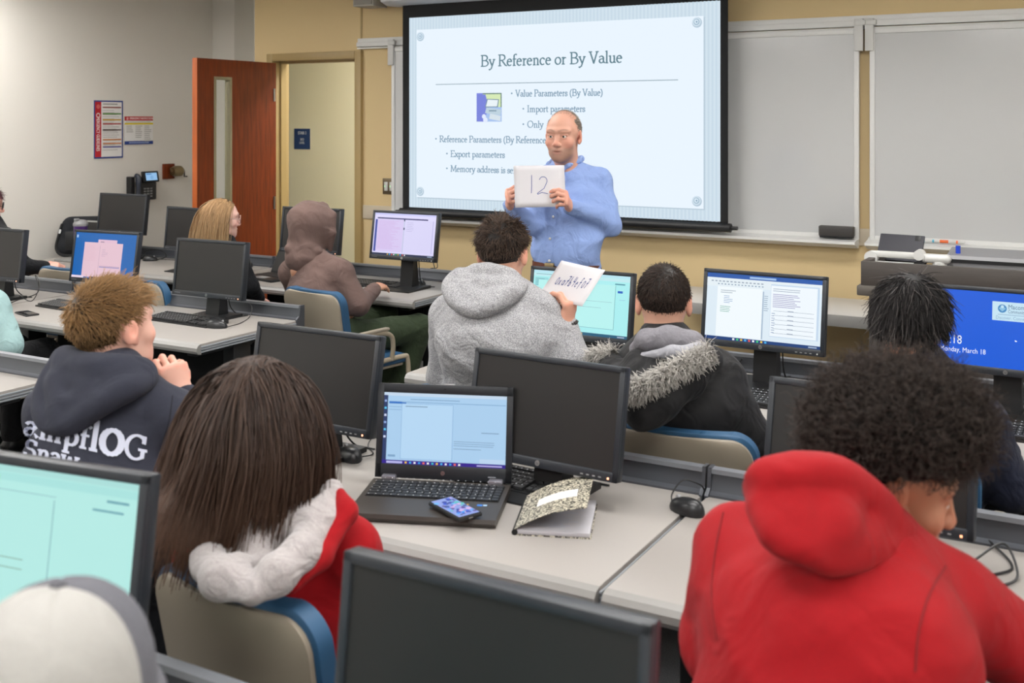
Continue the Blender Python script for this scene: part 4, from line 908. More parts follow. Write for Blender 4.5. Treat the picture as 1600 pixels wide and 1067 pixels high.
Qc = Matrix.Translation((0, 0, .014)) @ Matrix.Rotation(R(-19), 4, 'Y')
V = []; F = []; n = 10
for z_ in (0, .0012):
    for i in range(n+1):
        u = NW*1.0*i/n; up = .012*math.sin(math.pi*i/n)
        V += [(u, 0, z_+up), (u, ND, z_+up)]
for i in range(n):
    a = 2*i; F.append([a, a+1, a+3, a+2]); a += 2*(n+1); F.append([a, a+2, a+3, a+1])
F += [[0, 2*(n+1), 2*(n+1)+1, 1]]
F += [[2*i, 2*i+2, 2*(n+1)+2*i+2, 2*(n+1)+2*i] for i in range(n)]+[[2*i+1, 2*(n+1)+2*i+1, 2*(n+1)+2*i+3, 2*i+3] for i in range(n)]+[[2*n, 2*n+1, 4*n+3, 4*n+2]]
cv = MB().add(V, F, M=Qc).build('front_cover', g, t, smooth=60)
p = Print(); p.warp = lambda x, y, z: (x, y, z+.0016+.012*math.sin(math.pi*min(max(x/NW, 0), 1)))
for i in range(6): p.rect(.05+.018*i, .09, .018, .055, 'EFEDEA')
p.stroke([(.06, .125), (.075, .132), (.09, .122), (.11, .131), (.145, .127)], '6A80B0', .0015); p.stroke([(.06, .105), (.08, .11), (.1, .103), (.14, .108)], '6A80B0', .0015)
p.build('cover_label', M['print'], cv, Qc)
MB().tube([(0, 0, .007), (0, ND, .007)], .0078, 8).build('tape_spine', M['black_soft'], t)
# ------------------------------------------------------------------ things on the far left desks
t = thing('shoulder_bag', 'black shoulder bag leaning on left wall beside a bottle', 'bag', (-6.90, 5.66, DK), R(38))
B = Blob(.01); B.cone((-.16, 0, .06), (.16, 0, .06), (.07, .07), (.07, .07), .02).cone((-.15, .03, .2), (.15, .03, .2), (.05, .05), (.05, .05), .12).cone((-.12, .04, .255), (.13, .04, .255), .035, .035, .08); B.noise.append(fold_noise(.003, 40, 3))
V, F = B.mesh(); mesh_obj('bag_body', V, F, cloth('bag_nylon', '24262A', scale=500, wr=.3), t, 180)
MB().tube(curve_pts([(-.18, 0, .24), (-.2, -.03, .15), (-.21, -.05, .06), (-.15, -.09, .012), (.0, -.1, .008)], 6), .012, 6).build('strap', M['black_soft'], t)
MB().tube([(-.19, -.02, .2), (-.196, -.03, .17)], .014, 8).build('buckle', M['silver'], t)
MB().b2(-.14, .14, -.075, -.068, .05, .19, .003).build('pocket_flap', M['black'], t)
c = at(126, 395, d=7.95); t = thing('shaker_bottle', 'purple shaker bottle with grey lid beside the black bag', 'bottle', (c[0], c[1], DK)); t.scale = (1.15, 1.15, 1.38)
MB().lathe([(.036, 0), (.04, .01), (.042, .185), (.044, .19)], n=20).build('body', mat('purple_plastic', '4A2A6E', .3), t)
MB().lathe([(.045, .188), (.046, .2), (.042, .206), (.036, .215), (.02, .22)], n=20).build('lid', M['grey_plastic'], t); MB().box((0, -.03, .222), (.022, .03, .014), .004).build('spout_cap', M['grey_plastic'], t)
def small_laptop(loc, rz, label, shell, lidm, W=.33, Dd=.23, ang=20, scr=None):
    t = thing('laptop', label, 'laptop', loc, rz)
    MB().b2(-W/2, W/2, -Dd, 0, 0, .016, .004).build('base', shell, t); MB().b2(-W/2+.02, W/2-.02, -.13, -.02, .0155, .0165).build('keyboard_well', M['black_soft'], t)
    keys(t, -W/2+.025, W/2-.025, -.126, -.024, .0172, 0, 6, 18, M['key'])
    MB().b2(-.05, .05, -.21, -.145, .0155, .0165, .0005).build('touchpad', M['grey_plastic'], t)
    a = R(ang); Q = Matrix.Translation((0, .004, .012)) @ Matrix(((1, 0, 0, 0), (0, math.sin(a), -math.cos(a), 0), (0, math.cos(a), math.sin(a), 0), (0, 0, 0, 1)))
    l = MB().box((0, Dd/2, -.005), (W, Dd, .008), .003, M=Q).build('lid', lidm, t)
    MB().box((0, Dd/2+.003, -.0004), (W-.02, Dd-.03, .001), M=Q).build('display', M['off'], l); return t
small_laptop((*at(445, 432, z=DK)[:2], DK), R(-12), 'black open laptop beside the brown hooded person', M['black'], M['black'], ang=25)
small_laptop((-6.66, 5.58, DK), R(6), 'silver open laptop behind the monitor with pink windows', mat('silver_shell', '8E8E8C', .4), mat('silver_lid', '969692', .4), W=.36, Dd=.265, ang=10)
small_laptop((-.56, 2.425, DK), R(-4), 'dark open laptop hidden behind the red hood of the curly haired person', M['black'], M['mon'], ang=9)
t = thing('smartphone', 'dark smartphone lying at the desk edge beside a keyboard', 'phone', (*at(42, 491, z=DK)[:2], DK), R(75)); MB().box((0, 0, .004), (.072, .15, .008), .003).build('case', M['black'], t); MB().box((0, 0, .0083), (.066, .144, .001), .0003).build('display', mat('dark_glass', '0C0D10', .1), t)
t = thing('earphones', 'small black earphones on the desk by the brown sleeve', 'earphones', lp(575, 450)); MB().tube(curve_pts([(-.05, 0, .006), (-.02, .02, .008), (.02, 0, .006), (.05, .015, .006)], 6), .004, 6).build('cord', M['black'], t)
for s in (-1, 1): MB().box((s*.05, .01, .008), (.018, .014, .014), .005).build('earbud', M['black'], t)
# ------------------------------------------------------------------ chairs
def make_chair(label):
    t = thing('classroom_chair', label, 'chair', (0, 0, 0), 0, 'tan and blue classroom chairs')
    def panel(w, z0, z1, y, th, r_, m, name, bulge=.03):
        V = []; F = []; n, k = 18, 16
        for s in (0, 1):
            for j in range(k+1):
                v = j/k; v = 1-(1-v)**2.2 if True else v; z = z0+(z1-z0)*v
                d0 = (z1-z)  # rounded top corners
                for i in range(n+1):
                    u = -1+2*i/n; wl = w
                    if d0 < r_: wl = w-r_+math.sqrt(max(r_*r_-(r_-d0)**2, 0))
                    lean = -.07*v
                    V.append((u*wl*(.94+.06*v), y+lean+bulge*u*u*1.0+(th if s else 0), z))
        N = (n+1)*(k+1)
        for j in range(k):
            for i in range(n):
                a = j*(n+1)+i; F.append([a, a+1, a+n+2, a+n+1]); F.append([N+a, N+a+n+1, N+a+n+2, N+a+1])
        for j in range(k):
            for i in (0, n):
                a = j*(n+1)+i; F.append([a, a+n+1, N+a+n+1, N+a] if i else [a, N+a, N+a+n+1, a+n+1])
        for i in range(n):
            a = k*(n+1)+i; F.append([a, a+1, N+a+1, N+a]); a = i; F.append([a, N+a, N+a+1, a+1])
        o = MB().add(V, F).build(name, m, t, smooth=50)
        md = o.modifiers.new('round', 'BEVEL'); md.width = .006; md.segments = 2; md.limit_method = 'ANGLE'; md.angle_limit = R(50); return o
    panel(.225, .46, .835, -.23, .012, .07, M['tan_plastic'], 'back_shell')
    panel(.236, .49, .847, -.217, .04, .075, M['blue'], 'back_pad')
    MB().box((0, .02, .43), (.47, .46, .05), .02).build('seat', M['blue'], t, smooth=60)
    MB().box((0, .01, .40), (.44, .42, .02), .008).build('seat_shell', M['tan_plastic'], t)
    for s in (-1, 1):
        MB().tube(curve_pts([(s*.235, .25, 0), (s*.235, .245, .3), (s*.235, .235, .425), (s*.235, .2, .445), (s*.235, .0, .44), (s*.235, -.12, .435)], 5), .0135, 10).build('front_leg', M['tan_tube'], t)
        MB().tube(curve_pts([(s*.23, -.22, .5), (s*.245, -.19, .575), (s*.252, -.1, .605), (s*.255, .03, .60), (s*.255, .09, .575), (s*.25, .11, .52), (s*.24, .11, .44)], 5), .0135, 10).build('arm_loop', M['tan_tube'], t)
        MB().tube(curve_pts([(s*.22, -.3, 0), (s*.235, -.2, .25), (s*.24, -.06, .42)], 5), .0125, 10).build('rear_leg', M['tan_tube'], t)
        MB().box((s*.252, -.03, .617), (.036, .2, .018), .008, rot=(R(1), 0, 0)).build('armrest', M['tan_plastic'], t)
    return t
chairs = [  # x, y (seat centre), yaw, label
 (-1.49, 1.83, -6, 'tan chair with blue pad behind the girl in red and white hoodie'),
 (-1.165, 3.27, 6, 'tan chair with blue padded top behind the black parka'),
 (-1.93, 3.34, 3, 'chair under the person in the grey hoodie'),
 (-.56, 3.35, 0, 'chair at right behind the navy top of the black haired person'),
 (-3.74, 4.80, -10, 'tan chair with arms under the brown hooded person'),
 (-5.66, 4.72, 0, 'chair with blue edge just right of the monitor with pink windows'),
 (-4.80, 4.62, -15, 'chair under the blonde person'),
 (-2.38, 1.62, -10, 'chair under the person in the printed navy hoodie'),
 (-6.5, 4.72, -95, 'chair under the person in the black jacket at left edge'),
 (-.42, 1.5, -8, 'chair under the curly haired person in red'),
 (-4.9, 3.32, 0, 'chair under the teal sleeved person at left edge'),
]
ch0 = None
for x, y, a, lb in chairs:
    if ch0 is None: ch0 = make_chair(lb); ch0.location = (x, y, 0); ch0.rotation_euler.z = R(a)
    else: dup(ch0, (x, y, 0), R(a), lb)
# ------------------------------------------------------------------ front table, lectern and what stands on it
xa, xb = float(at(978, 470, z=DK)[0]), -.3
t = thing('side_table', 'long narrow white table along the front wall under the whiteboards', 'table', ((xa+xb)/2, 5.86, 0)); k = (xb-xa)/2
MB().b2(-k, k, 0, .58, .695, .72, .002).build('table_top', mat('white_laminate', 'CECBC6', .4), t); MB().b2(-k, k, -.012, 0, .66, .722, .004).build('front_edge', M['edge'], t)
for s in (-1, 1): MB().b2(s*(k-.12)-.035, s*(k-.12)+.035, .2, .32, 0, .69, .006).b2(s*(k-.12)-.03, s*(k-.12)+.03, .04, .54, .62, .68, .004).build('leg', mat('dark_leg', '3A342E', .5), t)
LY = 5.1; lx0 = float(at(1345, 408, y=LY)[0])
t = thing('lectern', 'dark brown lectern desk with a ledge at right in front of the whiteboard', 'lectern', (lx0, LY, 0))
MB().b2(.03, 1.75, .03, .62, 0, .955, .003).build('cabinet', M['lect'], t); MB().b2(-.015, 1.8, -.02, .66, .955, 1.0, .006).build('ledge', M['lect2'], t); MB().b2(0, 1.78, 0, .03, 1.0, 1.108, .002).b2(0, .03, .03, .64, 1.0, 1.108, .002).b2(1.75, 1.78, .03, .64, 1.0, 1.108, .002).build('upstand', M['lect'], t)
MB().b2(.03, 1.75, .03, .64, 1.0, 1.03, .002).build('work_top', mat('lectern_top', '6A6560', .5), t)
LT = 1.03
t = thing('document_camera', 'white folding document camera lying on the lectern', 'camera', (lx0+.06, LY+.2, LT))
f_ = lambda px, py, y: np.array(at(px, py, y=y))-np.array([lx0+.06, LY+.2, LT])
yy = LY+.2
a, b_, c, d = f_(1362, 398, yy), f_(1437, 398, yy), f_(1437, 408, yy), f_(1366, 407, yy)
MB().box((a+b_)/2+np.array([0, 0, .0]), (float(b_[0]-a[0]), .03, .03), .008).build('upper_arm', M['white_plastic'], t)
MB().box(((a+b_)/2)*np.array([1, 1, 0])+np.array([0, 0, .045]), (float(b_[0]-a[0]), .04, .03), .008).build('lower_arm', M['white_plastic'], t)
MB().tube([(a[0], -.025, a[2]-.01), (a[0], .025, a[2]-.01)], .03, 16).build('elbow_joint', M['white_plastic'], t); MB().tube([(b_[0], -.03, b_[2]), (b_[0], .03, b_[2])], .024, 16).build('head_joint', M['white_plastic'], t)
MB().tube([(b_[0], -.03, .05), (b_[0], .03, .05)], .025, 14).build('lamp_knob', M['black'], t)
hx = float(f_(1470, 395, yy)[0]); hz_ = float(a[2])
MB().box((hx-.02, 0, hz_), (.13, .06, .04), .016).build('camera_head', M['white_plastic'], t, smooth=60); MB().tube([(hx-.005, 0, hz_-.015), (hx-.005, 0, hz_-.07)], .032, 16).build('lens_barrel', M['white_plastic'], t)
MB().box(((a[0]+b_[0])/2, .05, .012), (.26, .2, .024), .006).build('base_plate', M['white_plastic'], t)
MB().tube(curve_pts([(hx-.06, .01, .02), (hx-.07, .0, .05), (hx-.05, .0, .08)], 5), .003, 6).build('cord', M['black'], t)
yy = LY+.42; c = at(1405, 390, y=yy); a, b_ = at(1369, 367, y=yy), at(1432, 373, y=yy)
t = thing('tablet', 'dark tablet in a case propped up on the lectern', 'tablet', (c[0], yy, LT), R(-8)); tw = .215
Q = Matrix.Rotation(R(-28), 4, 'X') @ Matrix.Shear('XY', 4, (0, 0))
MB().box((.0, .02, .10), (tw, .012, .14), .008, rot=(R(-30), 0, 0)).build('case', mat('tablet_case', '33333A', .6), t)
MB().box((tw/2-.03, .044, .148), (.03, .008, .03), .003, rot=(R(-30), 0, 0)).build('camera_bump', M['black'], t)
MB().b2(-.12, .12, .02, .1, 0, .02, .004).b2(-.1, .1, .0, .03, .012, .05, .004).build('stand', M['black'], t)
c = at(1497, 407, y=LY+.3); t = thing('whiteboard_marker', 'upright marker with blue cap standing on the lectern', 'marker', (c[0], LY+.3, LT))
MB().tube([(0, 0, 0), (0, 0, .09)], .0095, 12).build('barrel', M['white_plastic'], t); MB().tube([(0, 0, .085), (0, 0, .14)], .0108, 12).build('cap', mat('blue_cap', '1440C0', .4), t)
t = thing('reading_stand', 'low grey sloped panel on the lectern right of the marker', 'stand', (float(at(1540, 415, y=LY+.3)[0]), LY+.25, LT))
MB().prism([(-.02, 0), (-.02, .075), (.0, .1), (.18, .12), (.18, 0)], -.16, .18, 'x').build('body', mat('grey_panel', '77777A', .4), t); MB().b2(-.162, .182, -.024, -.018, .07, .085).build('trim_strip', M['black'], t)
# ------------------------------------------------------------------ people
M['skin'] = attr_mat('skin', .5, spec=.35, sss=.08, bump=.08, bscale=350)
M['hair'] = attr_mat('hair', .5, spec=.3)
M['hair_matt'] = attr_mat('hair_matt', .75, spec=.2)
M['eye'] = attr_mat('eyeball', .15)
L3 = lambda c: np.array(lin(c)[:3])
def mix(a, b, t): t = np.asarray(t)[..., None]; return a*(1-t)+b*t
def bumpf(V, c, r): return np.clip(1-np.linalg.norm((V-np.array(c))/np.array(r), axis=1), 0, 1)**.6
def head_geo(vox=.005, skin='C89A84', face=True, beard=0, beard_col='6A5548', brow='4A3628', lip='B06A60', jaw=1., neck=.19, open_=0):
    """a head in its own frame: x to the person's right, y forward, z up, origin between the ears"""
    B = Blob(vox)
    B.ell((0, -.012, .032), (.075, .096, .086)).cone((0, .028, .02), (0, .048, -.07), (.064, .05), (.047*jaw, .042), .035, (1, 0, 0))
    B.ell((0, .03, -.07), (.056*jaw, .05, .042), .03).ell((0, .07, -.1), (.026*jaw, .02, .018), .025)
    B.cone((0, -.022, -.05), (0, -.045, -.05-neck), .055, .06, .035)
    if face:
        for s in (-1, 1):
            B.ell((s*.043, .058, -.028), (.024, .022, .02), .025)
            B.cone((s*.012, .088, .027), (s*.05, .072, .026), .008, .006, .02)
        for s in (-1, 1): B.ell((s*.031, .098, .004), (.018, .012, .011), .012, sub=True)
        B.cone((0, .086, .014), (0, .104, -.03), .0075, .0105, .012).ell((0, .103, -.033), (.0115, .0105, .0095), .01)
        for s in (-1, 1): B.ell((s*.012, .098, -.036), (.0085, .011, .008), .008)
        B.cone((-.02, .083, -.0635), (.02, .083, -.0635), .005, .005, .01).cone((-.005, .0885, -.0625), (.005, .0885, -.0625), .0062, .0062, .01).cone((-.015, .085, -.0745), (.015, .085, -.0745), .0062, .0062, .01)
        B.cone((-.022, .0945, -.0685), (.022, .0945, -.0685), .003+open_, .0035+open_, .003, sub=True)
        for s in (-1, 1):  # eyelids
            B.cone((s*.018, .0825, .0085), (s*.044, .077, .0075), .0058, .0052, .004)
            B.cone((s*.019, .0815, -.0065), (s*.043, .0765, -.006), .0046, .0042, .005)
    for s in (-1, 1):
        B.ell((s*.079, -.012, -.004), (.0085, .019, .031), .008, rot=(R(-12), 0, R(s*-22)))
        B.ell((s*.077, .0, -.028), (.007, .009, .012), .008)
        B.ell((s*.088, -.008, .002), (.006, .009, .017), .005, rot=(R(-12), 0, R(s*-22)), sub=True)
    V, F = B.mesh()
    C_ = np.tile(L3(skin), (len(V), 1)); red = np.array([1.12, .82, .78])
    for s in (-1, 1):
        C_ = mix(C_, C_*red, .6*bumpf(V, (s*.045, .07, -.03), (.03, .03, .028))); C_ = mix(C_, C_*red, .75*bumpf(V, (s*.082, -.01, -.005), (.02, .04, .05)))
    if face:
        C_ = mix(C_, C_*red, .6*bumpf(V, (0, .11, -.03), (.02, .02, .02)))
        C_ = mix(C_, L3(lip), .8*bumpf(V, (0, .095, -.069), (.027, .02, .013)))
        C_ = mix(C_, C_*.18, .85*bumpf(V, (0, .093, -.0685), (.026, .02, .0035)))
        for s in (-1, 1):
            for u in np.linspace(0, 1, 6): C_ = mix(C_, L3(brow), .34*bumpf(V, (s*(.013+.034*u), .095-.018*u*u, .027+.006*math.sin(u*2.6)), (.01, .03, .0045)))
            C_ = mix(C_, C_*np.array([.72, .6, .6]), .5*bumpf(V, (s*.031, .085, .0), (.02, .02, .016)))
        if beard:
            z, y = V[:, 2], V[:, 1]
            m = np.clip((-.045-z+np.clip((.06-y), 0, .1)*.25)/.015, 0, 1)*np.clip((y-.012)/.035, 0, 1)*np.clip((z+.14)/.02, 0, 1)
            m2 = bumpf(V, (0, .1, -.053), (.034, .03, .012)); m = np.maximum(m, m2)*(1-.9*bumpf(V, (0, .095, -.069), (.024, .02, .011)))
            nz = .75+.25*np.sin(V[:, 0]*900)*np.sin(V[:, 2]*1100+V[:, 1]*700); C_ = mix(C_, L3(beard_col), beard*m*nz)
    return V, F, C_
def eye_geo(c, r=.0118, iris='5A6A70', yaw=0):
    V = []; F = []; n, m_ = 16, 10
    for j in range(m_+1):
        for i in range(n): a, b_ = 2*math.pi*i/n, math.pi*j/m_; V.append((r*math.sin(b_)*math.cos(a), r*math.cos(b_), r*math.sin(b_)*math.sin(a)))
    for j in range(m_):
        for i in range(n): F.append([j*n+i, j*n+(i+1) % n, (j+1)*n+(i+1) % n, (j+1)*n+i])
    V = np.array(V); d = np.arccos(np.clip(V[:, 1]/r, -1, 1)); C_ = np.tile(L3('D8CEC6'), (len(V), 1)); C_[d < .62] = L3(iris); C_[d < .33] = L3('0A0808')
    Rz = np.array(Matrix.Rotation(yaw, 3, 'Z')); return V @ Rz.T+np.array(c), np.array(F), C_
def hand_geo(side=1, vox=.0035, curl=((20, 25, 15),)*4, thumb=((.045, .02, -.012), (.052, .055, -.02), (.045, .08, -.022)), spread=4, skin='D09C84', scale=1., wrist=.03):
    """a hand: wrist at the origin, fingers along +y, palm towards -z; side +1 is the right hand"""
    B = Blob(vox); t = -side
    B.cone((0, -wrist, 0), (0, .01, 0), (.026, .02), (.027, .018), .015, (1, 0, 0)).cone((0, .012, 0), (0, .078, .002), (.03, .0155), (.040, .0125), .018, (1, 0, 0))
    B.ell((t*.022, .03, -.01), (.017, .03, .013), .012)
    bx = (.030, .010, -.010, -.029); by = (.084, .089, .084, .073); ln = ((.042, .025, .02), (.046, .029, .021), (.042, .027, .02), (.033, .02, .018)); rd = (.0090, .0092, .0088, .0078)
    nails = []
    for i in range(4):
        c = curl[i % len(curl)]; p = np.array([t*bx[i], by[i]-.012, .001]); a = 0; sp = R(spread*(1.5-i))*t
        for j in range(3):
            a += R(c[j]); d = np.array([math.sin(sp)*math.cos(a), math.cos(sp)*math.cos(a), -math.sin(a)]); q = p+d*ln[i][j]
            B.cone(p, q, rd[i]*(1-.06*j), rd[i]*(.95-.09*j), .006); p = q
        nails.append((p-d*.006+np.array([0, -math.sin(a)*-.0, 0])+np.array([0, math.sin(a), math.cos(a)])*rd[i]*.7, rd[i]*.75))
    th = [np.array([t*.02, .018, -.006])]+[np.array([t*u[0], u[1], u[2]]) for u in thumb]
    B.path(th, [.0145, .0125, .0108, .009], .008)
    V, F = B.mesh()
    C_ = np.tile(L3(skin), (len(V), 1)); red = np.array([1.1, .78, .74])
    for i in range(4): C_ = mix(C_, C_*red, .5*bumpf(V, (t*bx[i], by[i], .01), (.012, .014, .012)))
    for n_, r_ in nails: C_ = mix(C_, C_*red, .6*bumpf(V, n_, (.009, .012, .009))); C_ = mix(C_, C_*1.15, .5*bumpf(V, n_, (r_, r_*1.2, r_)))
    return V*scale, F, C_
def hand_M(wrist, fingers, palm):
    y = _n(fingers); z = -np.asarray(palm, float); z = _n(z-y*(z@y)); x = np.cross(y, z); m = np.eye(4); m[:3, 0], m[:3, 1], m[:3, 2], m[:3, 3] = x, y, z, wrist; return m
def head_M(c, yaw, pitch=0, roll=0, s=1.):
    return np.array(Matrix.Translation(tuple(c)) @ Matrix.Rotation(R(yaw), 4, 'Z') @ Matrix.Rotation(R(pitch), 4, 'X') @ Matrix.Rotation(R(roll), 4, 'Y') @ Matrix.Scale(s, 4))
class Person:
    """a figure posed by joints given in its own frame (x right, y forward, z up from the hip centre)"""
    def __init__(s, label, hip, yaw, group=None):
        s.o = np.array(hip, float); s.a = R(yaw); s.u = np.array([math.cos(s.a), math.sin(s.a), 0]); s.f = np.array([-math.sin(s.a), math.cos(s.a), 0])
        s.t = thing('person', label, 'person', (hip[0], hip[1], 0), 0, group); s.skin = []
    def inv(s, p): p = np.array(p, float)-s.o; return np.array([p@s.u, p@s.f, p[2]])
    def w(s, p): return s.o+s.u*p[0]+s.f*p[1]+np.array([0, 0, p[2]])
    def obj(s, name, V, F, m, C_=None, smooth=180):
        return mesh_obj(name, V, F, m, s.t, smooth, colpt=C_, world=True)
    def finish(s): V, F, C_ = join(s.skin); s.body = s.obj('body', V, F, M['skin'], C_)
    def core(s, J, fat=1., vox=.022, skin='C89A84', legs=True):
        """the continuous body under the clothes"""
        B = Blob(vox); w_ = s.w
        B.cone(w_(J['pel']), w_(J['waist']), (.14*fat, .095*fat), (.125*fat, .085*fat), .05, s.u).cone(w_(J['waist']), w_(J['chest']), (.125*fat, .085*fat), (.15*fat, .095*fat), .05, s.u).cone(w_(J['chest']), w_(J['neck']), (.14*fat, .085*fat), (.06, .055), .05, s.u)
        for k in 'LR':
            B.cone(w_(J['neck']), w_(J['sh'+k]), .036, .04, .03).cone(w_(J['sh'+k]), w_(J['el'+k]), .042, .034, .02).cone(w_(J['el'+k]), w_(J['wr'+k]), .034, .024, .02)
            if legs: B.cone(w_(J['hip'+k]), w_(J['kn'+k]), .07, .05, .03).cone(w_(J['kn'+k]), w_(J['an'+k]), .05, .035, .02)
        B.cone(w_(J['neck']), s.w(J['head']), .052, .05, .02)
        V, F = B.mesh(); s.skin.append((V, F, L3(skin)))
    def top(s, J, m, name='hoodie', vox=.010, tw=.185, td=.13, arm=.062, fat=1., folds=.004, seed=1, hem=-.06, collar=True, extra=None, cuff=.042):
        B = Blob(vox); w_ = s.w; u = s.u
        hp = tuple(np.array(J['pel'])+np.array([0, 0, hem]))
        B.cone(w_(hp), w_(J['waist']), (tw*.98*fat, td*1.02*fat), (tw*.95*fat, td*.98*fat), .05, u).cone(w_(J['waist']), w_(J['chest']), (tw*.95*fat, td*.98*fat), (tw*1.02, td), .06, u)
        up = (np.array(J['chest'])*.35+np.array(J['neck'])*.65)
        B.cone(w_(J['chest']), w_(up), (tw*1.02, td), (tw*.72, td*.72), .06, u)
        for k in 'LR':
            B.cone(w_(J['neck']), w_(J['sh'+k]), .056, arm*1.04, .05).cone(w_(J['sh'+k]), w_(J['el'+k]), arm*1.04, arm*.92, .035)
            el, wr = w_(J['el'+k]), w_(J['wr'+k]); B.cone(el, wr-(wr-el)*.03, arm*.92, cuff*.95, .025); B.cone(wr-(wr-el)*.12, wr-(wr-el)*.01, cuff*.95, cuff*.86, .012)
        if collar: B.cone(w_(np.array(J['neck'])-[0, 0, .04]), w_(np.array(J['neck'])+[0, 0, .02]), .075, .066, .03)
        if extra: extra(B)
        if folds: B.noise.append(fold_noise(folds, 38, seed))
        V, F = B.mesh(); s.topo = s.obj(name, V, F, m); s.topV, s.topF = V, F; return s.topo
    def trousers(s, J, m, vox=.024, r0=.092, r1=.075, r2=.06, name='trousers', folds=.003, seed=4):
        B = Blob(vox); w_ = s.w
        B.cone(w_((-.07, 0, .0)), w_((.07, 0, .0)), .115, .115, .04).cone(w_((0, 0, .0)), w_(J['waist']), (.165, .125), (.16, .118), .05, s.u)
        for k in 'LR': B.cone(w_(J['hip'+k]), w_(J['kn'+k]), r0, r1, .04).cone(w_(J['kn'+k]), w_(J['an'+k]), r1, r2, .03)
        if folds: B.noise.append(fold_noise(folds, 34, seed))
        V, F = B.mesh(); return s.obj(name, V, F, m)
    def shoes(s, J, m, yaw=0):
        for k in 'LR':
            a = s.w(J['an'+k]); f_ = s.f; B = Blob(.009); z = .035-a[2]
            B.cone(a+f_*-.03+[0, 0, z], a+f_*.14+[0, 0, z-.003], (.042, .035), (.045, .032), .02, s.u).cone(a+[0, 0, z+.02], a+[0, 0, .02], .042, .045, .02)
            V, F = B.mesh(); V[:, 2] = np.maximum(V[:, 2], .002); s.obj('shoe', V, F, m)
    def head(s, c, yaw, pitch=0, roll=0, sc=1., eyes=False, iris='5A6A70', look=0, **kw):
        s.H = head_M(c, yaw, pitch, roll, sc); V, F, C_ = head_geo(**kw); s.skin.append((xf(V, s.H), F, C_))
        if eyes:
            for q in (-1, 1): V, F, C_ = eye_geo((q*.031, .0742, .001), iris=iris, yaw=R(look)); s.obj('eye', xf(V, s.H), F, M['eye'], C_)
    def hand(s, wrist, fingers, palm, **kw):
        V, F, C_ = hand_geo(**kw); m = hand_M(wrist, fingers, palm); s.skin.append((xf(V, m), F, C_)); return m
    def hair(s, geos, m=None, name='hair'): V, F, C_ = join(geos); return s.obj(name, V, F, m or M['hair'], C_)
def seat_pose(**kw):
    J = dict(pel=(0, 0, 0), waist=(0, .0, .17), chest=(0, .02, .34), neck=(0, .03, .5), head=(0, .05, .6), shL=(-.17, .02, .45), shR=(.17, .02, .45), elL=(-.24, .1, .2), elR=(.24, .1, .2), wrL=(-.16, .33, .2), wrR=(.16, .33, .2),
             hipL=(-.09, .02, 0), hipR=(.09, .02, 0), knL=(-.12, .43, .0), knR=(.12, .43, .0), anL=(-.12, .42, -.45), anR=(.12, .42, -.45)); J.update(kw); return {k: np.array(v, float) for k, v in J.items()}
SKULL = [(np.array([0, -.012, .032]), np.array([.076, .097, .087]))]
def scalp(n, keep, seed=1, r=(.0765, .0975, .0875), c=(0, -.012, .032)):
    """roots spread over the skull where keep(p) holds"""
    g = np.random.default_rng(seed); d = g.normal(0, 1, (n*6, 3)); d /= np.linalg.norm(d, axis=1, keepdims=True); p = np.array(c)+d*np.array(r); k = keep(p); p, d = p[k][:n], d[k][:n]
    nn = d/np.array(r); nn /= np.linalg.norm(nn, axis=1, keepdims=True); return p, nn
def hairline(front=.075, low=-.05, side=.0):
    """the usual hair area: not the face, not the ears, down to the nape"""
    def k(p):
        x, y, z = p.T
        f = z > np.where(y > .02, front-(.085-y)*.55, np.where(y > -.04, .012+side, low)); return f & ~((np.abs(x) > .06) & (y > -.035) & (y < .03) & (z < .022+side))
    return k
def hcol(n, per, a, b_, seed=1, tip=None):
    """a tone for each strand between two colours, optionally lighter towards the tip"""
    g = np.random.default_rng(seed); t = g.uniform(0, 1, n); c = mix(np.tile(L3(a), (n, 1)), L3(b_), t); C_ = np.repeat(c[:, None], per, 1)
    if tip is not None: k = np.linspace(0, 1, per)[None, :, None]**1.5; C_ = C_*(1-k*.7)+L3(tip)*k*.7
    return C_.reshape(-1, 3)
def cap_geo(H, keep_ops, col, vox=.006, noise=None):
    B = Blob(vox)
    for o in keep_ops: (B.ell if o[0] == 'e' else B.cone)(*o[1:-1], **o[-1])
    if noise: B.noise.append(noise)
    V, F = B.mesh(); return xf(V, H), F, L3(col)
def short_hair(P, n, length, colA, colB, flow, keep, r=.0011, grav=.1, noise=.25, seg=5, seed=3, under=True, lift=.5, tip=None, capr=1.035, shell=None, sides=3, len_fn=None, coll=1.02, tone=None, jit=.22):
    p, nn = scalp(n, keep, seed); d = flow(p); d = d-(d*nn).sum(1, keepdims=True)*nn; d = nn*lift+d/(np.linalg.norm(d, axis=1, keepdims=True)+1e-6)+np.random.default_rng(seed+70).normal(0, jit, d.shape)
    L = np.full(len(p), length)*np.random.default_rng(seed).uniform(.75, 1.15, len(p))
    if len_fn is not None: L = L*len_fn(p)
    V, F = strands(p, nn, d, L, seg, r, grav, noise, coll=[(c, rr*coll) for c, rr in SKULL], seed=seed, sides=sides)
    hc_ = hcol(len(p), (seg+1)*sides, colA, colB, seed, tip)
    if tone is not None: hc_ = hc_*np.repeat(tone(p), (seg+1)*sides)[:, None]
    geos = [(xf(V, P.H), F, hc_)]
    if under: geos.append(under_shell(P, keep, colA, capr))
    return geos
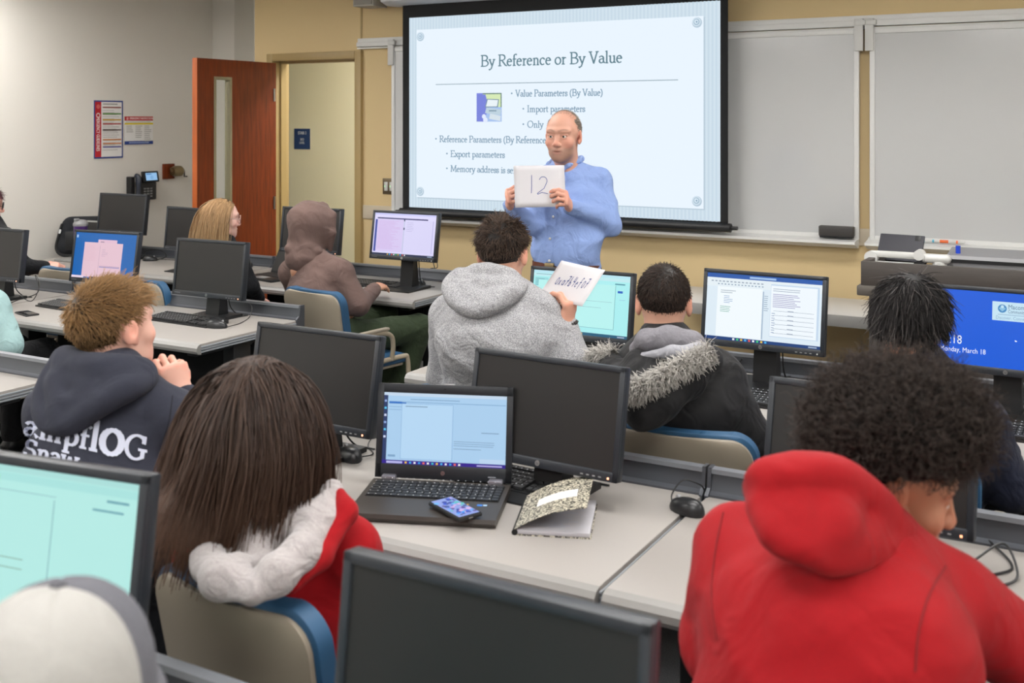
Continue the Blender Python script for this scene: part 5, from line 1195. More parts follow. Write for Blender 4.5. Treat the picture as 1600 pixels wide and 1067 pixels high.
def under_shell(P, keep, col, k=1.03):
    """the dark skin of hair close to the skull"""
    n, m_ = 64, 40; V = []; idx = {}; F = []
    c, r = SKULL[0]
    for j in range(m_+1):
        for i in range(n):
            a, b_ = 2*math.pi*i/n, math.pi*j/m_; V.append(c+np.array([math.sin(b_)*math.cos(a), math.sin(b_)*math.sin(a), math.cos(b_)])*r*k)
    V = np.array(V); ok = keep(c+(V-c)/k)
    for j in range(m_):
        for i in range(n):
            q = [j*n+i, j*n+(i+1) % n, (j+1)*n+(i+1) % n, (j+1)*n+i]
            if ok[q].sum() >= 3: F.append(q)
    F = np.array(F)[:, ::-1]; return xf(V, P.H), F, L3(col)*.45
def hood_down(P, J, m, size=1., drop=.16, back=.13, name='hood', folds=.004, seed=2, vox=.008, tilt=0):
    """a hood lying open on the back: a thick rim round the neck and a pointed pouch behind"""
    n = np.array(J['neck'], float); B = Blob(vox); w_ = lambda x, y, z: P.w((n[0]+x*size+tilt*max(0, -z), n[1]+y*size, n[2]+z*size))
    pts = [w_(.055, .085, -.045), w_(.095, .035, .0), w_(.10, -.03, .03), w_(.06, -.085, .035), w_(0, -.1, .03), w_(-.06, -.085, .035), w_(-.10, -.03, .03), w_(-.095, .035, .0), w_(-.055, .085, -.045)]
    B.path(pts, [.02, .028, .033, .03, .028, .03, .033, .028, .02], .02)
    for s in (-1, 1):
        B.path([w_(s*.1, -.02, .0), w_(s*.1, -.075, -.05), w_(s*.055, -back+.01, -drop*.72), w_(0, -back, -drop)], [.036, .038, .034, .026], .022)
        B.path([w_(s*.06, -.08, .0), w_(s*.05, -back+.02, -drop*.45), w_(0, -back-.004, -drop*.7)], [.03, .032, .03], .014)
    B.cone(w_(0, -.07, .0), w_(0, -back+.03, -drop*.7), (.09*size, .03), (.045*size, .03), .02, P.u)
    if folds: B.noise.append(fold_noise(folds, 52, seed))
    V, F = B.mesh(); return P.obj(name, V, F, m)


def hood_px(P, m, paths, vox=.007, folds=.003, seed=1, k=.013, name='hood'):
    """a hood built from its folds, each a rounded band through points of the room"""
    B = Blob(vox)
    for pts, rs in paths:
        C_ = curve_pts([at(*q) for q in pts], 4); rr = np.interp(np.linspace(0, 1, len(C_)), np.linspace(0, 1, len(rs)), rs) if isinstance(rs, (list, tuple)) else [rs]*len(C_)
        B.path(C_, list(rr), k)
    if folds: B.noise.append(fold_noise(folds, 55, seed))
    V, F = B.mesh(); return P.obj(name, V, F, m)

def seam_px(P, pts, m, r=.0016, n=8, name='seam'):
    """a sewn seam lying on the top garment, along points of the photograph laid on its surface"""
    from mathutils.bvhtree import BVHTree
    bv = BVHTree.FromPolygons(P.topV.tolist(), P.topF.tolist()); o_ = np.array([0, 0, EYE]); L = []
    for q in curve_pts([(x, y, 0) for x, y in pts], n):
        d = _n(at(q[0], q[1], 1)-o_); h = bv.ray_cast(Vector(o_), Vector(d))
        if h[0] is not None: L.append(np.array(h[0])-d*.0005)
    if len(L) > 3: MB().tube([tuple(x) for x in L], r, 5).build(name, m, P.t, world=True)
# ---- the teacher
def teacher():
    P = Person('person in a light blue shirt standing before the screen holding up a paper numbered 12', (-2.30, 4.64, .98), -4)
    sk = 'CB9A86'; w_ = P.w
    inv = P.inv
    J = dict(pel=(0, 0, .0), waist=(0, .02, .16), chest=(0, .0, .38), neck=(0, -.01, .56), head=(0, .02, .66), shL=(-.18, -.02, .5), shR=(.18, -.02, .5), hipL=(-.09, 0, -.04), hipR=(.09, 0, -.04), knL=(-.1, .02, -.48), knR=(.1, .02, -.48), anL=(-.11, 0, -.90), anR=(.12, .02, -.90))
    # he faces the room: his right hand is on the viewer's left
    P.a = R(180-6); P.u = np.array([math.cos(P.a), math.sin(P.a), 0]); P.f = np.array([-math.sin(P.a), math.cos(P.a), 0])
    wr = at(798, 322, 5.0); wl = at(890, 322, 4.97)
    J['wrR'] = inv(wr); J['wrL'] = inv(wl); J['elR'] = inv(at(832, 350, 5.1)); J['elL'] = inv(at(955, 350, 5.12))
    J['shR'] = inv(at(843, 281, 5.17)); J['shL'] = inv(at(938, 284, 5.2)); J['neck'] = inv(at(885, 266, 5.2)); J['chest'] = inv(at(888, 318, 5.19)); J['waist'] = inv(at(887, 372, 5.16))
    J = {k_: np.array(v_, float) for k_, v_ in J.items()}
    P.core(J, 1.05, .02, sk)
    hc = at(880.5, 212.5, 5.13)
    P.head(hc, 180+7, -2, 0, 1.01, eyes=True, look=-10, iris='4A4038', vox=.003, skin=sk, beard=.8, beard_col='7E6558', brow='553E30', lip='A8655A', neck=.15)
    # back-and-sides hair, cropped short
    def keep(p): x, y, z = p.T; return ((z < .088-.35*np.clip(y+.06, 0, .2)+np.clip(np.abs(x)-.035, 0, .1)*.55) & (y < .022+np.clip(z, 0, .1)*.1) & (z > np.where(y > -.04, .012, -.055)) & ~((np.abs(x) > .05) & (y > -.035) & (y < .012) & (z < .024))) | ((z > .07) & (y < -.01) & (np.abs(x) < .06))
    g = short_hair(P, 5200, .008, '8E847A', 'B8AEA4', lambda p: np.stack([p[:, 0]*0, -np.ones(len(p))*.4, -np.ones(len(p))*.5], 1), keep, r=.0009, seg=2, seed=5, capr=1.012, lift=.6)
    def keep2(p): x, y, z = p.T; return (z > .08) & (y > -.02) & (y < .045-.2*np.abs(x)) & (np.abs(x) < .055)
    g += short_hair(P, 500, .007, '6E6056', '9A8A7C', lambda p: np.stack([p[:, 0]*0, -np.ones(len(p)), p[:, 0]*0], 1), keep2, r=.0005, seg=2, seed=6, under=False)
    P.hair(g)
    shirt = cloth('blue_oxford', '8FA6D6', '7F97CB', scale=700, wr=.45, wscale=12, rough=.8)
    def ex(B):
        B.cone(w_(J['waist']), w_(np.array(J['waist'])+[0, .045, -.06]), (.15, .10), (.16, .1), .05, P.u)
    P.top(J, shirt, 'shirt', .008, .168, .122, .054, 1., .008, 3, hem=-.02, collar=False, extra=ex, cuff=.036)
    n = np.array(J['neck']); B = Blob(.006)
    for s in (-1, 1):
        B.path([w_(n+[s*.012, .095, -.01]), w_(n+[s*.055, .068, .03]), w_(n+[s*.070, .0, .048]), w_(n+[s*.05, -.055, .055]), w_(n+[0, -.07, .056])], [.010, .013, .014, .014, .014], .01)
        B.path([w_(n+[s*.028, .096, .0]), w_(n+[s*.055, .112, -.035]), w_(n+[s*.064, .112, -.05])], [.016, .011, .006], .008)
    V, F = B.mesh(); P.obj('collar', V, F, shirt)
    # placket and buttons follow the shirt front
    from mathutils.bvhtree import BVHTree
    bv = BVHTree.FromPolygons(P.topV.tolist(), P.topF.tolist())
    def onto(x, z, off):
        o_ = w_((x, .5, z)); h = bv.ray_cast(Vector(o_), Vector(-P.f)); return None if h[0] is None else np.array(h[0])+np.array(h[1])*off*(1 if h[1].dot(Vector(P.f)) > 0 else -1)
    V = []; zs = np.linspace(-.03, .50, 24); 
    for z in zs:
        a_, b_ = onto(-.018, z, .003), onto(.018, z, .003)
        if a_ is None or b_ is None: a_, b_ = V[-2:]
        V += [a_, b_]
    F = np.array([[2*i, 2*i+1, 2*i+3, 2*i+2] for i in range(len(zs)-1)]); P.obj('placket', np.array(V), F, shirt)
    for z in (.02, .12, .22, .32, .42):
        c = onto(0, z, .005)
        if c is not None: B = Blob(.003); B.ell(c, (.007, .007, .007)); V, F = B.mesh(); P.obj('button', V, F, M['white_plastic'])
    jeans = cloth('dark_denim', '2A3040', '1C212E', scale=900); P.trousers(dict(J, waist=(0, 0, .05)), jeans, .014, .095, .07, .06); P.shoes(J, M['black'])
    zb = .075; bl = []
    for i in range(40):
        a = 2*math.pi*i/40; bl.append(w_((.172*math.cos(a), .014+.134*math.sin(a), zb+.012*math.sin(a))))
    V = np.array([p+np.array([0, 0, d]) for p in bl for d in (-.019, .019)]); F = np.array([[2*i, 2*((i+1) % 40), 2*((i+1) % 40)+1, 2*i+1] for i in range(40)])
    P.obj('belt', V, F, mat('brown_leather', '5A3020', .45))
    bc = w_((.0, .158, zb+.014)); MB().box(tuple(bc), (.05, .012, .04), .004).build('belt_buckle', M['brass'], P.t, world=True)
    # hands on the paper: fingers wrap over its front, thumbs behind
    pc = at(843, 291, 4.9); ri = _n(RGT*.97+FWD*.24); up = np.array([0, 0, 1.]); up = _n(up+.12*np.cross(up, ri)); front = np.cross(ri, up)
    pr = .1185; pu = .094
    eL = pc-ri*pr-up*.02; eR = pc+ri*pr-up*.035
    P.hand(at(797, 320, 4.985), RGT*-.1+FWD*-.75+[0, 0, .55], RGT*.9+FWD*.05+[0, 0, .1], side=1, curl=((58, 42, 20), (62, 45, 20), (66, 45, 25), (70, 45, 25)), spread=2, thumb=((.04, .03, -.02), (.045, .06, -.03), (.035, .085, -.035)), skin='D39C88', vox=.003)
    P.hand(at(889, 322, 4.96), RGT*-.2+FWD*-.75+[0, 0, .5], RGT*-.9+FWD*.1+[0, 0, -.1], side=-1, curl=((40, 48, 30), (50, 62, 35), (55, 65, 35), (60, 65, 35)), spread=1, thumb=((.035, .035, -.02), (.03, .06, -.03), (.012, .08, -.035)), skin='D39C88', vox=.003)
    P.finish()
    t = thing('paper_sheet', 'white paper sheet with the number 12 held up by the standing person', 'paper', pc)
    V = []; n_ = 8
    for j in range(n_+1):
        for i in range(n_+1):
            u, v = -1+2*i/n_, -1+2*j/n_; V.append(ri*u*pr+up*v*pu+front*(.006*u*u-.004*v))
    F = np.array([[j*(n_+1)+i, j*(n_+1)+i+1, (j+1)*(n_+1)+i+1, (j+1)*(n_+1)+i] for j in range(n_) for i in range(n_)])
    so = mesh_obj('sheet', np.array(V), F, mat('white_paper', 'CCCACE', .7), t, 180); sd = so.modifiers.new('thick', 'SOLIDIFY'); sd.thickness = .0004
    p = Print(); p.stroke([(-.035, .05), (-.037, .0), (-.04, -.03)], '4A5A98', .0028)
    p.stroke([(.0, .03)]+arc(.018, .025, .018, .018, 160, -30, 8)+[(.02, -.01), (-.012, -.032), (-.01, -.036), (.01, -.028), (.036, -.034)], '4A5A98', .0028)
    p.warp = lambda x, y, z: (x, y, z+.0012+.006*(x/pr)**2-.004*(y/pu))
    m4 = np.eye(4); m4[:3, 0], m4[:3, 1], m4[:3, 2] = ri, up, front; p.build('handwriting', M['print'], t, Matrix(m4.tolist()))
teacher()
# ---- grey hoodie, holding up the sheet with the address
def simple_hands(P, J, skin, ks='LR'):
    for k in ks:
        a, b_ = P.w(J['el'+k]), P.w(J['wr'+k]); P.hand(b_, (b_-a)+np.array([0, 0, .0])+P.f*.1, np.array([0, 0, -1.])+P.u*(.3 if k == 'L' else -.3), side=1 if k == 'R' else -1, skin=skin, vox=.005)
def setj(P, J, **kw):
    for k, v in kw.items(): J[k] = P.inv(at(*v)) if abs(v[0])+abs(v[1]) > 4 else np.array(v, float)
    return J
def grey():
    P = Person('person seen from behind in a heather grey hoodie holding up a sheet of paper', (-1.90, 3.32, .545), 13); sk = 'D0A08A'
    J = setj(P, seat_pose(), shL=(703, 494, 3.78), shR=(843, 490, 3.68), neck=(777, 448, 3.72), head=(783, 400, 3.76), chest=(775, 530, 3.66), elL=(694, 588, 3.86), wrL=(740, 590, 4.1), elR=(893, 563, 3.62), wrR=(885, 508, 3.68))
    P.core(J, 1., .022, sk); J['waist'] = J['pel']*.5+J['chest']*.5
    P.head(at(785, 396, 3.76), 17, -4, 0, 1.02, vox=.0045, skin=sk, brow='3A2C22', beard=.8, beard_col='4A382E')
    kp = hairline(.07, -.062)
    L = lambda p: np.where(p[:, 2] > .05, 1.25, np.where(p[:, 2] > .0, .75, .3))
    P.hair(short_hair(P, 4600, .029, '241C18', '5A483C', lambda p: np.stack([p[:, 0]*4+.15*np.sin(p[:, 1]*90), .35*np.cos(p[:, 0]*80)-(p[:, 2] < .03)*.4, -.9*(p[:, 2] < .06)], 1), kp, r=.0014, noise=.22, len_fn=L, lift=.5, seed=11, capr=1.05))
    m = cloth('heather_grey', 'B9B9BB', '7A7A7E', scale=330, wr=.45, wscale=12)
    P.top(J, m, 'hoodie', .0095, .195, .14, .066, 1.02, .008, 21, cuff=.042)
    hood_px(P, m, [([(716, 428, 3.70), (705, 447, 3.66), (712, 467, 3.61), (737, 484, 3.56), (766, 478, 3.55), (793, 461, 3.565), (815, 446, 3.62)], [.022, .028, .03, .024, .03, .03, .024]),
        ([(722, 430, 3.70), (728, 450, 3.63), (745, 467, 3.58), (772, 462, 3.575), (800, 444, 3.61)], .026), ([(735, 427, 3.70), (757, 423, 3.65), (786, 428, 3.64), (808, 440, 3.66)], .026), ([(735, 440, 3.66), (765, 446, 3.61), (795, 442, 3.62)], .03)], seed=5, folds=.004, k=.012)
    tr = cloth('navy_sweat', '2E3348'); P.trousers(J, tr); P.shoes(J, M['black'])
    P.hand(at(886, 512, 3.66), RGT*.12+FWD*.1+[0, 0, 1.], RGT*-.75+FWD*.55, side=1, curl=((40, 45, 25), (48, 50, 25), (55, 50, 25), (60, 50, 25)), thumb=((.038, .03, -.02), (.03, .06, -.032), (.018, .09, -.036)), skin='CF9A84', vox=.0036, spread=2)
    simple_hands(P, J, sk, 'L'); P.finish()
    w0 = at(886, 507, 3.665); bl = bpy.data.objects
    t = thing('bracelet', 'dark beaded bracelet on the wrist of the grey hoodie person', 'bracelet', w0); B = MB()
    for i in range(18):
        a = 2*math.pi*i/18; c = RGT*.033*math.cos(a)+FWD*.03*math.sin(a)+np.array([0, 0, .01*math.cos(a)]); B.lathe([(.001, -.006), (.005, -.003), (.0062, 0), (.005, .003), (.001, .006)], tuple(c), 8)
    tag(B.build('beads', mat('dark_beads', '1E1712', .4), t), kind='stuff')
    # the sheet
    pc = at(893, 442, 3.72); t = thing('paper_sheet', 'white paper sheet with a handwritten hex number, held by the grey hoodie person', 'paper', pc)
    s = 3.72/1700; ri = (RGT*66-np.array([0, 0, 1])*9)*s+FWD*-.10; dn = (RGT*-38-np.array([0, 0, 1])*52)*s+FWD*-.06
    P00 = lambda u, v: ri*(u-.5)+dn*(v-.5)+(RGT*.15-FWD*1.)*.012*math.sin(math.pi*u)*(1-v)
    n_ = 10; V = [P00(i/n_, j/n_) for j in range(n_+1) for i in range(n_+1)]
    F = np.array([[j*(n_+1)+i, (j+1)*(n_+1)+i, (j+1)*(n_+1)+i+1, j*(n_+1)+i+1] for j in range(n_) for i in range(n_)])
    so = mesh_obj('sheet', np.array(V), F, mat('white_paper_sheet', 'CCCACD', .7), t, 180); sd = so.modifiers.new('thick', 'SOLIDIFY'); sd.thickness = .0004
    nn = _n(np.cross(ri, -dn)); p = Print(); ink = '3A4A88'
    G = {'0': arc(.25, .35, .2, .35, 60, 420, 12), 'x': [(0, .45), (.35, .0), None, (.35, .5), (0, 0)], 'a': arc(.2, .25, .18, .24, 40, 360, 10)+[(.4, .45), (.42, .0)], '7': [(0, .95), (.4, 1), (.12, 0), None, (.05, .5), (.4, .52)], 'b': [(.05, 1), (.05, 0)]+arc(.2, .2, .17, .2, 200, 520, 10), '4': [(.1, 1), (.02, .5), (.4, .48), None, (.36, .95), (.3, 0)], 'e': [(.05, .3), (.35, .35)]+arc(.2, .25, .17, .25, 20, 320, 10), 'f': [(.4, .9), (.25, 1), (.15, .8), (.12, -.15), None, (0, .5), (.35, .52)]}
    ox = 0
    for ch in '0xa7b4ef07':
        seg = []
        for q in G[ch]+[None]:
            if q is None:
                if len(seg) > 1: p.stroke(seg, ink, .085)
                seg = []
            else: seg.append((ox+q[0]*.9, q[1]))
        ox += .66
    def wp(x, y, z):
        u = .17+x/ox*.70; v = .62-(y*.26)+.0*u; return tuple(P00(u, v-.10*u+.02)+nn*.0015)
    p.warp = wp; p.build('handwriting', M['print'], t)
grey()
# ---- black parka with fur
def parka():
    P = Person('person seen from behind in a black parka with a grey fur hood', (-1.19, 3.33, .545), 14); sk = 'CFA08A'
    J = setj(P, seat_pose(), shL=(957, 596, 3.55), shR=(1122, 592, 3.38), neck=(1040, 535, 3.42), head=(1038, 480, 3.46), chest=(1045, 640, 3.38), elL=(935, 690, 3.6), wrL=(960, 660, 3.85), elR=(1175, 690, 3.36), wrR=(1165, 655, 3.62))
    P.core(J, 1., .022, sk); J['waist'] = J['pel']*.5+J['chest']*.5
    P.head(at(1037, 474, 3.46), 21, -6, 0, 1.03, vox=.0045, skin=sk, beard=.8, beard_col='2E2622')
    kp0 = hairline(.07, -.068); kp = kp0
    wh = np.array([.012, -.062, .095])
    def flow(p): d = p-wh; d[:, 2] -= .25*(p[:, 2] < .06); return d*8
    P.hair(short_hair(P, 4400, .017, '1E1713', '3E2F27', flow, kp, r=.0011, noise=.2, len_fn=lambda p: np.where(np.linalg.norm(p-wh, axis=1) < .016, .35, np.where(p[:, 2] > .02, 1., .5)), lift=.35, seed=12, capr=1.02))
    m = cloth('black_parka', '1B1B1D', '131315', scale=1200, wr=.55, wscale=9, rough=.55, sheen=.05)
    P.top(J, m, 'parka', .009, .215, .155, .074, 1.04, .005, 31, cuff=.05)
    gs = cloth('grey_sweat', '8C8A90', '6E6C72', scale=800); B = Blob(.008); w_ = lambda px, py, d: at(px, py, d)
    B.path([w_(995, 545, 3.38), w_(1010, 532, 3.33), w_(1045, 528, 3.3), w_(1082, 535, 3.3), w_(1095, 548, 3.3)], [.025, .032, .034, .032, .026], .02)
    B.noise.append(fold_noise(.003, 60, 7)); V, F = B.mesh(); P.obj('sweatshirt_hood', V, F, gs)
    lt = cloth('light_lining', 'A6A6AC', '8E8E94', scale=800); B = Blob(.008)
    B.path([w_(1005, 556, 3.29), w_(1050, 550, 3.25), w_(1090, 548, 3.25), w_(1108, 545, 3.27)], [.012, .018, .022, .014], .02); V, F = B.mesh(); P.obj('hood_lining', V, F, lt)
    B = Blob(.009)   # the hood pouch hangs to the left
    B.path([w_(1110, 560, 3.26), w_(1075, 590, 3.2), w_(1030, 625, 3.15), w_(1000, 645, 3.13)], [.04, .05, .055, .04], .04)
    B.path([w_(945, 560, 3.48), w_(960, 580, 3.4), w_(985, 620, 3.2), w_(1005, 648, 3.13)], [.03, .04, .05, .04], .04).path([w_(1000, 570, 3.32), w_(1030, 600, 3.24)], [.05, .06], .04)
    B.noise.append(fold_noise(.005, 45, 9)); V, F = B.mesh(); P.obj('hood', V, F, m)
    g = np.random.default_rng(4); roots = []; dirs = []
    for pts in ([w_(1112, 548, 3.22), w_(1085, 562, 3.15), w_(1045, 583, 3.1), w_(1005, 604, 3.09), w_(978, 616, 3.12)], [w_(960, 553, 3.42), w_(942, 553, 3.46), w_(925, 562, 3.5)]):
        C_ = np.array(curve_pts(pts, 10)); n = 2600 if len(pts) == 5 else 1000; i = g.integers(0, len(C_)-1, n); t_ = g.uniform(0, 1, (n, 1)); c = C_[i]*(1-t_)+C_[i+1]*t_; ax = _n(C_[-1]-C_[0])
        d = g.normal(0, 1, (n, 3)); d -= (d@ax)[:, None]*ax; d /= np.linalg.norm(d, axis=1, keepdims=True); roots.append(c+d*.014); dirs.append(d+ax*.5+g.normal(0, .3, (n, 3)))
    ro, di = np.concatenate(roots), np.concatenate(dirs); V, F = strands(ro, di, di, g.uniform(.02, .045, len(ro)), 4, .0016, .25, .5, seed=8); P.obj('fur_trim', V, F, M['hair_matt'], hcol(len(ro), 15, '5A5650', 'C4C0BA', 5, 'D8D4CE'))
    P.trousers(J, cloth('black_jeans', '1C1D22')); P.shoes(J, M['black']); simple_hands(P, J, sk); P.finish()
parka()
# ---- black hair, navy top
def navy():
    P = Person('person with tousled black hair and a navy top before the blue lock screen', (-.58, 3.33, .545), 6); sk = 'B98468'
    J = setj(P, seat_pose(), shL=(1375, 625, 3.1), shR=(1528, 655, 3.0), neck=(1440, 580, 3.08), head=(1432, 510, 3.12), chest=(1450, 680, 3.05), elR=(1580, 765, 2.98), wrR=(1570, 700, 3.35), elL=(1350, 740, 3.2), wrL=(1400, 690, 3.5))
    P.core(J, 1., .022, sk); J['waist'] = J['pel']*.5+J['chest']*.5
    P.head(at(1424, 500, 3.12), -6, -8, 4, 1.02, vox=.005, skin=sk)
    kp = hairline(.06, -.055)
    wh = np.array([.01, -.045, .118])
    def flow(p): d = p-wh; n = np.linalg.norm(d, axis=1, keepdims=True)+1e-6; d = d/n; return d+np.stack([-d[:, 1], d[:, 0], d[:, 2]*0], 1)*.5
    hs = short_hair(P, 5600, .08, '0F0D0D', '2A2727', flow, kp, r=.0017, noise=.10, grav=.28, seg=6, lift=.55, jit=.15, seed=13, capr=1.1, len_fn=lambda p: np.where(p[:, 2] > .0, 1., .55), coll=1.1)
    hs += short_hair(P, 500, .09, '2A2626', '5E5856', flow, kp, r=.0012, noise=.22, grav=.2, seg=6, lift=.6, seed=14, under=False, coll=1.12)
    P.hair(hs, attr_mat('black_hair', .55, spec=.25))
    m = cloth('navy_knit', '1E2233', '161928'); P.top(J, m, 'sweatshirt', .012, .19, .135, .064, 1., .004, 41)
    P.trousers(J, cloth('dark_trousers', '1C1D22')); P.shoes(J, M['black']); simple_hands(P, J, sk); P.finish()
navy()
# ---- curly hair, red hoodie
def curly():
    P = Person('person with large dark curly hair in a bright red hoodie leaning over a desk', (-.42, 1.44, .54), -14); sk = 'A8745A'
    J = setj(P, seat_pose(), shL=(1158, 868, 1.80), shR=(1478, 942, 1.70), neck=(1345, 845, 1.75), head=(1390, 770, 1.80), chest=(1305, 985, 1.66), elL=(1128, 1010, 1.80), wrL=(1260, 905, 2.08), elR=(1625, 1035, 1.72), wrR=(1672, 1008, 2.02))
    P.core(J, 1., .02, sk); J['waist'] = J['pel']*.45+J['chest']*.55
    P.head(at(1390, 752, 1.82), -66, -16, 3, 1.05, vox=.0036, skin=sk, brow='1C1410', lip='8E564A', eyes=True, iris='2A1C14', neck=.15)
    m = cloth('red_fleece', 'A00B15', '900812', scale=1500, wr=.45, wscale=7, sheen=.04, rough=.75)
    P.top(J, m, 'hoodie', .0095, .20, .14, .072, 1.02, .0045, 51, cuff=.044)
    hood_px(P, m, [
        ([(1196, 762, 1.66), (1204, 748, 1.62), (1250, 742, 1.61), (1305, 748, 1.62), (1355, 782, 1.65), (1395, 826, 1.69), (1430, 858, 1.76)], [.024, .027, .029, .03, .03, .03, .026]),
        ([(1196, 765, 1.66), (1203, 800, 1.60), (1230, 838, 1.565), (1263, 860, 1.545)], [.026, .03, .026, .014]),
        ([(1432, 862, 1.76), (1392, 852, 1.68), (1345, 858, 1.61), (1300, 866, 1.565), (1265, 863, 1.545)], [.026, .032, .032, .026, .014]),
        ([(1232, 775, 1.62), (1245, 815, 1.585), (1264, 852, 1.55)], [.04, .04, .018]), ([(1300, 785, 1.625), (1292, 825, 1.585), (1268, 855, 1.55)], [.04, .044, .018]),
        ([(1350, 815, 1.655), (1325, 845, 1.60), (1275, 858, 1.552)], [.036, .034, .018])], vox=.006, folds=.003, seed=52, k=.014)
    sm = mat('red_seam', '78060E', .8); seam_px(P, [(1478, 884), (1452, 930), (1436, 985), (1430, 1050)], sm); seam_px(P, [(1130, 800), (1118, 860), (1112, 930), (1120, 1000)], sm)
    # hair: a lumpy cloud of small curls
    w_ = at; Hc = at(1408, 652, 1.83); fc = P.H[:3, 3]; H3 = P.H[:3, :3]; g = np.random.default_rng(6)
    def keepw(p):
        l = (p-fc)@H3; return ~((l[:, 0] > .04) & (l[:, 1] > -.05) & (l[:, 2] < .05)) & ~((l[:, 1] > -.005) & (l[:, 2] < .062)) & ~((l[:, 2] < -.03) & (l[:, 1] > -.06))
    fv = H3@np.array([0, 1., 0]); fv[2] = 0
    B = Blob(.008); B.ell(Hc, (.138, .138, .092), .05).ell(Hc+np.array([0, 0, -.045])-fv*.055, (.095, .095, .075), .05)
    fa = fc+H3@np.array([.0, .07, -.035]); B.ell(fa, (.1, .1, .085), .02, sub=True)
    B.noise.append(lambda x, y, z: .006*np.sin(95*x)*np.sin(90*y+1)*np.sin(85*z+2)+.005*np.sin(48*x+1)*np.sin(45*y)*np.sin(52*z)+.004*np.sin(190*x+2)*np.sin(170*y)*np.sin(180*z)); V, F = B.mesh(0); geos = [(V, F, L3('140F0D'))]
    n = 7600; i = g.integers(0, len(V), n); p = V[i]; nn = p-Hc; nn[:, 2] *= 1.6; nn /= np.linalg.norm(nn, axis=1, keepdims=True); k = keepw(p); p, nn = p[k], nn[k]
    V2, F2 = strands(p-nn*.01, nn, nn+g.normal(0, .45, p.shape), g.uniform(.03, .065, len(p)), 7, .0012, .08, .6, curl=1.6, curl_r=.005, seed=9); geos.append((V2, F2, hcol(len(p), 24, '141110', '3C332F', 7, '4C423D')))
    q = scalp(1500, lambda p: (p[:, 2] < .03) & (p[:, 2] > -.06) & (p[:, 1] < -.035), 7); V3, F3 = strands(xf(q[0], P.H), q[1], q[1]@H3.T+g.normal(0, .4, q[1].shape), .03, 6, .001, .05, .6, curl=1.5, curl_r=.004, seed=10); geos.append((V3, F3, hcol(len(q[0]), 21, '15100E', '3A2E28', 8)))
    P.hair(geos, M['hair_matt'])
    P.trousers(J, cloth('grey_trousers', '2A2B30')); P.shoes(J, M['black']); simple_hands(P, J, sk); P.finish()
curly()
